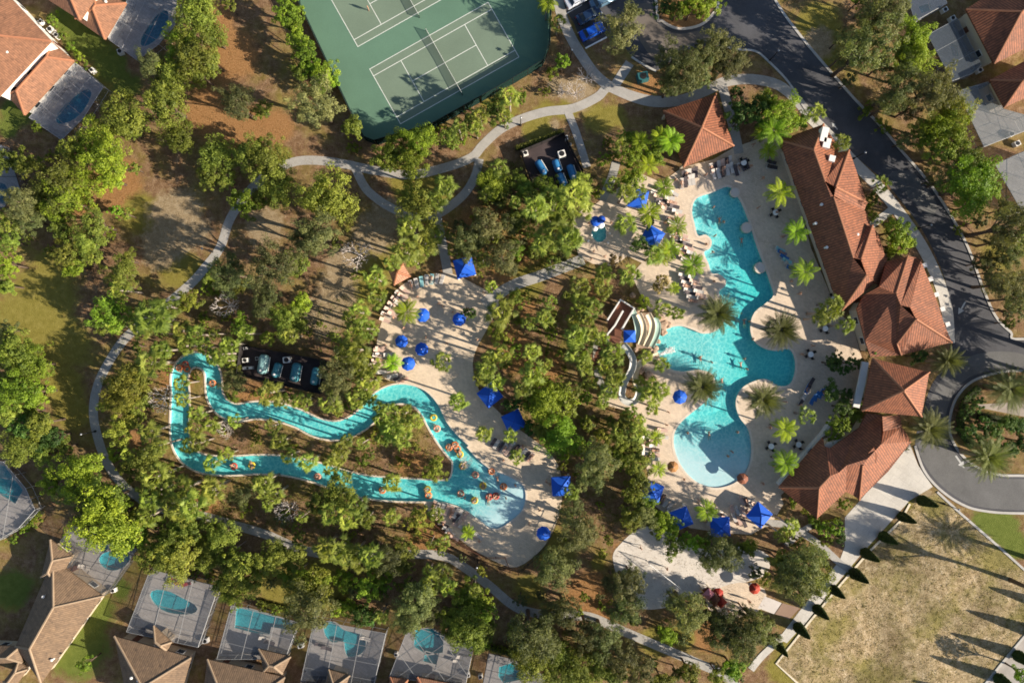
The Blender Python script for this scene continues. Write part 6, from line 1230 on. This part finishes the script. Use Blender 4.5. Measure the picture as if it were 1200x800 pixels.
def unit(px, py, sx, sy, h, rz, look, m='whitewall', nm='pump_unit', cat='equipment'):
    p = P(px, py, h); t = thing(nm, (p.x, p.y, 0)); MB().box((p.x, p.y, h / 2), (sx, sy, h), rz, .94).build('casing', M[m], t); MB().lathe([(min(sx, sy) * .38, h), (min(sx, sy) * .38, h + .06), (.05, h + .07)], (p.x, p.y, 0), 14).build('fan_grille', M['black'], t); reg(t, px, py, look, nm.replace('_', ' '), cat, 'equipment units'); return t
for a in ((658.5, 180, 1.3, 1.2, 1.1, .3, 'white square'), (616, 179, .9, .8, .8, .3, 'pale pinkish'), (664, 161, .5, .8, 1.0, .2, 'narrow white'), (668, 169, .5, .4, .8, .2, 'tiny white'), (287, 422, 1.0, .8, .9, .1, 'white square'), (290, 431, 1.8, .5, .7, .05, 'long white'), (335.5, 421.5, 1.3, 1.1, 1.0, .1, 'round topped white'), (287, 408, .7, .4, .7, .1, 'tiny pale'), (301, 420, .6, .6, .8, .1, 'grey white'), (65, 41, .7, .9, .9, .7, 'white'), (58, 34, 1.0, .9, .9, .7, 'white'), (47, 25, .7, .7, .9, .7, 'white'), (107, 82, .8, .7, .9, .7, 'white'), (140, 60, .9, .9, .8, .3, 'round white'), (132, 692, .8, .7, .8, .2, 'white'), (240, 751, 1.0, .8, .8, .2, 'white'), (352, 757, 1.0, .7, .8, .2, 'white'), (464, 767, .6, .7, .8, .2, 'white'), (548, 791, .7, .8, .8, .2, 'white'), (563, 793, .7, .7, .8, .2, 'white'), (1108, 11, 1.0, .8, .8, .5, 'pale'), (1117, 21, 1.0, .8, .8, .5, 'pale'), (1149, 82, 1.0, .8, .8, .5, 'pale'), (1186, 157, 1.0, .9, .8, .5, 'pale'), (1193, 168, 1.0, .9, .8, .5, 'pale'), (357, 786, .7, .7, .8, .2, 'white')): unit(*a, nm='pump_unit' if 270 < a[0] < 340 and 400 < a[1] < 440 or 600 < a[0] < 690 and 150 < a[1] < 200 else 'air_conditioner')
t = unit(754, 89, 1.9, 1.5, 1.4, .25, 'dark teal', 'aqua', 'utility_box', 'utility box'); t.children[0].data.materials[0] = mat('teal_box', (.03, .13, .14), .5, .2)
# ================================================================ nets, cars, lamps
for i, o_ in enumerate((A, B2)):
    a, b_ = P(*cpt(o_, LN / 2, -6.2)), P(*cpt(o_, LN / 2, WD + 6.2)); t = thing('tennis_net', ((a + b_) / 2), 0, ('tennis net across the lower tennis court', 'tennis net across the upper tennis court at the top edge')[i], 'tennis net')
    for q in (a, b_): MB().tube([(q.x, q.y, 0), (q.x, q.y, 1.12)], .05, 8).build('post', M['black'], t)
    m_ = (a + b_) / 2; mb = MB(); mb.add([(a.x, a.y, .03), (m_.x, m_.y, .03), (m_.x, m_.y, .9), (a.x, a.y, 1.05), (b_.x, b_.y, .03), (b_.x, b_.y, 1.05)], [(0, 1, 2, 3), (1, 4, 5, 2)]); mb.build('net_mesh', screen_mat('net_cord', (.03, .03, .03), .5), t)
    MB().tube([(a.x, a.y, 1.05), (m_.x, m_.y, .91), (b_.x, b_.y, 1.05)], .035, 6).build('tape', M['line'], t)
t = thing('volleyball_net', P(776, 670), 0, 'white volleyball net strung across the sand court', 'volleyball net')
a, b_ = P(758, 656, 0), P(794, 684, 0)
for q in (a, b_): MB().tube([(q.x, q.y, 0), (q.x, q.y, 2.5)], .06, 8).build('post', M['white'], t)
MB().add([(a.x, a.y, 1.5), (b_.x, b_.y, 1.5), (b_.x, b_.y, 2.4), (a.x, a.y, 2.4)], [(0, 1, 2, 3)]).build('net_mesh', screen_mat('volley_cord', (.1, .1, .1), .3), t)
MB().tube([(a.x, a.y, 2.42), (b_.x, b_.y, 2.42)], .07, 6).build('tape', M['white'], t)
def car(px, py, ang, paint, label):
    p = P(px, py, .7); t = thing('parked_car', (p.x, p.y, .02), R(ang), label, 'car')
    prof = [(-2.25, .35), (-2.28, .62), (-2.2, .85), (-1.55, .93), (-.95, 1.38), (.55, 1.42), (1.25, .98), (2.05, .86), (2.28, .62), (2.25, .35)]
    def loft(pf, w0, w1, zsplit):
        vs = []; n = len(pf)
        for s_ in (-1, 1):
            for x, z in pf: w = w0 if z < zsplit else w1; vs.append((x, s_ * w, z))
        return vs, [tuple(range(n))[::-1], tuple(range(n, 2 * n))] + [(i, (i + 1) % n, n + (i + 1) % n, n + i) for i in range(n)]
    mb = MB(); mb.add(*loft(prof, .9, .64, 1.0)); o = mb.build('body', paint, t, local=True); bv = o.modifiers.new('bevel', 'BEVEL'); bv.width = .07; bv.segments = 2
    for x0, z0, x1, z1, nm in ((.62, 1.40, 1.2, 1.04, 'windscreen'), (-1.0, 1.36, -1.5, .98, 'rear_window')):
        dx = .02 if x0 > 0 else -.02; MB().add([(x0 + dx, -.6, z0 + .02), (x0 + dx, .6, z0 + .02), (x1 + dx, .78, z1 + .02), (x1 + dx, -.78, z1 + .02)], [(0, 1, 2, 3)]).build(nm, M['glass'], t, local=True)
    for s_ in (-1, 1):
        MB().add([(-.9, s_ * .70, 1.32), (.5, s_ * .70, 1.36), (1.0, s_ * .85, 1.02), (-1.35, s_ * .85, 1.0)], [(0, 1, 2, 3)]).build('side_window', M['glass'], t, local=True)
        for x in (-1.4, 1.4):
            w = MB().tube([(x, s_ * .72, .33), (x, s_ * .93, .33)], .33, 16).build('wheel', M['black'], t, local=True); MB().tube([(x, s_ * .90, .33), (x, s_ * .945, .33)], .2, 10).build('rim', M['metal'], w, local=True)
        MB().box((2.2, s_ * .62, .68), (.12, .35, .14)).build('headlight', M['white'], t, local=True); MB().box((-2.2, s_ * .62, .72), (.12, .3, .16)).build('tail_light', M['red'], t, local=True); MB().box((.75, s_ * 1.0, .98), (.18, .16, .12)).build('mirror', paint, t, local=True)
    return t
def paint(nm, c): return mat(nm, c, .25, .05, 1, 4, .2, 0, .6)
car(694, 37, 27, paint('bright_blue_paint', (.01, .09, .50)), 'bright blue car parked nearest the lower edge of the lot beside the olive tree')
car(690, 18, 27, paint('dark_blue_paint', (.012, .03, .075)), 'dark navy car parked second from the lower edge of the lot')
car(677, -1, 27, paint('white_car_paint', (.62, .64, .70)), 'white car parked at the top edge beside the footpath')
car(706, 1, 27, paint('blue_grey_paint', (.10, .18, .26)), 'blue grey car at the top edge right of the white car')
def lamp_proto(h):
    root = thing('street_lamp'); MB().tube([(0, 0, 0), (0, 0, h)], [.09, .06], 8).build('pole', M['black'], root, local=True); MB().lathe([(.2, 0), (.2, .3), (.1, .45)], n=10).build('base', M['black'], root, local=True)
    MB().lathe([(.10, h), (.16, h + .3), (.18, h + .34), (.04, h + .45)], n=10).build('lantern', M['metal'], root, local=True); return Proto(root)
LP = lamp_proto(3.8)
for x, y in [(902, 71), (1000, 186), (1075, 268), (668, 70), (112, 505), (249, 295), (610, 147), (520, 262), (1106, 590), (955, 694), (455, 197), (560, 656)]:
    p = P(x, y); o = LP.place((p.x, p.y, 0)); reg(o, x, y, 'slim black', 'street lamp', 'street lamp', 'street lamps beside the paths')
# backyard furniture
for i, (x, y) in enumerate([(203, 678), (212, 681), (220, 683)]): p = P(x, y); o = lounger_proto(mat('red_sling', (.32, .03, .03), .7, .15), 'r').place((p.x, p.y, .04), R(-70)); tag(o, ('left', 'middle', 'right')[i] + ' red lounger above the kidney pool in the tan house yard', 'sun lounger', 'red loungers')
for x, y, c in ((375, 755, 'd'), (383, 759, 'd'), (428, 748, 'w'), (536, 775, 'w'), (541, 770, 'w'), (99, 664, 'w'), (115, 690, 'd'), (310, 748, 'w'), (316, 752, 'd'), (180, 8, 'w'), (70, 150, 'w')): lounger(x, y, 70, c)
# ================================================================ labels from what stands nearest
MARKS = [('the tennis courts', 495, 75), ('the parked cars', 690, 22), ('the upper parking island', 805, 8), ('the pavilion roof', 822, 150), ('the upper equipment yard', 645, 190), ('the top left house', 30, 60), ('the top left pool', 180, 35), ('the tennis fence corner', 640, 72), ('the left footpath bend', 112, 470), ('the footpath loop', 488, 225), ('the upper left path', 262, 262), ('the left equipment yard', 330, 432), ('the river head bend', 232, 430), ('the left river channel', 210, 490), ('the upper river channel', 320, 482), ('the lower river channel', 330, 546), ('the river arch', 475, 462), ('the river island tip', 512, 540), ('the river lagoon', 570, 580), ('the orange gazebo', 466, 322), ('the upper river deck', 515, 350), ('the river deck neck', 545, 440), ('the splash pad', 700, 272), ('the water slide tower', 735, 375), ('the looping flume', 738, 450), ('the upper pool', 850, 260), ('the middle pool', 870, 330), ('the pool deck bulge', 908, 385), ('the deep pool centre', 880, 430), ('the shallow pool end', 835, 540), ('the lower cabanas', 845, 612), ('the sand court', 765, 660), ('the play court', 865, 705), ('the cypress walk', 960, 690), ('the white plaza', 1040, 575), ('the south clubhouse wing', 985, 545), ('the clubhouse tower', 1050, 455), ('the sawtooth roofs', 1060, 345), ('the long clubhouse roof', 960, 235), ('the top roof corner', 945, 150), ('the roundabout island', 1165, 495), ('the vacant lot', 1060, 690), ('the right road bend', 1150, 340), ('the upper road', 950, 80), ('the dark red roof', 1170, 40), ('the smaller right roof', 1190, 100), ('the rambling tan house', 70, 715), ('the kidney pool', 202, 706), ('the notched pool', 305, 728), ('the forked pool', 405, 752), ('the square hot tub', 503, 765), ('the round ended pool', 600, 785), ('the lower footpath', 560, 675), ('the lower left path', 300, 622), ('the lower right path', 745, 745), ('the left edge pool', 10, 565), ('the river picket fence', 540, 645), ('the lagoon cabana', 658, 570), ('the middle palm grove', 625, 430), ('the grove path', 640, 322), ('the left lawn', 50, 350), ('the bare tree clearing', 418, 300), ('the orange straw patch', 250, 70), ('the left path bend', 150, 393), ('the lower middle wood', 690, 690), ('the upper left wood', 80, 260), ('the lower left wood', 210, 650), ('the bottom middle wood', 720, 790), ('the right hand wood', 1060, 130)]
ORD = ['first', 'second', 'third', 'fourth', 'fifth', 'sixth', 'seventh', 'eighth', 'ninth', 'tenth', 'eleventh', 'twelfth', 'thirteenth', 'fourteenth', 'fifteenth', 'sixteenth', 'seventeenth', 'eighteenth', 'nineteenth', 'twentieth', 'twenty first', 'twenty second', 'twenty third', 'twenty fourth', 'twenty fifth', 'twenty sixth']
def rel(px, py):
    nm, mx, my = min(MARKS, key=lambda m: (m[1] - px) ** 2 + (m[2] - py) ** 2); dx, dy = px - mx, py - my
    if math.hypot(dx, dy) < 9: return 'beside ' + nm
    return ('right of ' if dx > 0 else 'left of ') + nm if abs(dx) > abs(dy) else ('below ' if dy > 0 else 'above ') + nm
G = {}
for o, px, py, look, noun in REG: G.setdefault((look, noun, rel(px, py)), []).append((px, py, o))
for (look, noun, rl), lst in G.items():
    lst.sort(key=lambda t: (t[0], t[1]))
    ph = (noun + ' ' + look.replace('@', '').strip()) if '@' in look else look + ' ' + noun
    ph = ph.strip()
    ph = ph.replace('large shade tree', 'large tree').replace('shade tree', 'tree')
    for i, (_, _, o) in enumerate(lst):
        o['label'] = f'{ph} {rl}' if len(lst) == 1 else f'{ORD[i]} from left, {ph} {rl}'
# ================================================================ light and camera
sc = bpy.context.scene
w = bpy.data.worlds.new('World'); sc.world = w; w.use_nodes = True; nt = w.node_tree; nt.nodes.clear()
sky = nt.nodes.new('ShaderNodeTexSky'); sky.sky_type = 'NISHITA'; sky.sun_disc = False; EL = 25.0
sky.sun_elevation = R(EL); sky.sun_rotation = R(108); sky.air_density = 1.0; sky.dust_density = 1.0
bg = nt.nodes.new('ShaderNodeBackground'); bg.inputs[1].default_value = SKY = .076; ow = nt.nodes.new('ShaderNodeOutputWorld'); L(nt, sky.outputs[0], bg.inputs[0]); L(nt, bg.outputs[0], ow.inputs[0])
sl = bpy.data.lights.new('sun', 'SUN'); sl.energy = 5.0; sl.angle = R(.53); sl.color = (1, .89, .74); so = bpy.data.objects.new('sun', sl); C.objects.link(so)
d = Vector((-.951 * math.cos(R(EL)), .309 * math.cos(R(EL)), -math.sin(R(EL)))); so.rotation_euler = d.to_track_quat('-Z', 'Y').to_euler(); so.location = (60, -20, 80)
cam = bpy.data.cameras.new('camera'); cam.sensor_width = 36; cam.lens = 36 * H / (1200 / S); cam.clip_end = 6000; cam.clip_start = 1; co = bpy.data.objects.new('camera', cam); C.objects.link(co); co.location = (0, 0, H); co.rotation_euler = (0, 0, 0); sc.camera = co
sc.view_settings.view_transform = 'Standard'; sc.view_settings.look = 'None'; sc.view_settings.exposure = 1.0; sc.view_settings.gamma = 1
sc.cycles.max_bounces = 8; sc.cycles.transparent_max_bounces = 16; sc.cycles.diffuse_bounces = 3; sc.cycles.glossy_bounces = 2; sc.cycles.caustics_reflective = False; sc.cycles.caustics_refractive = False; sc.cycles.filter_width = 1.7
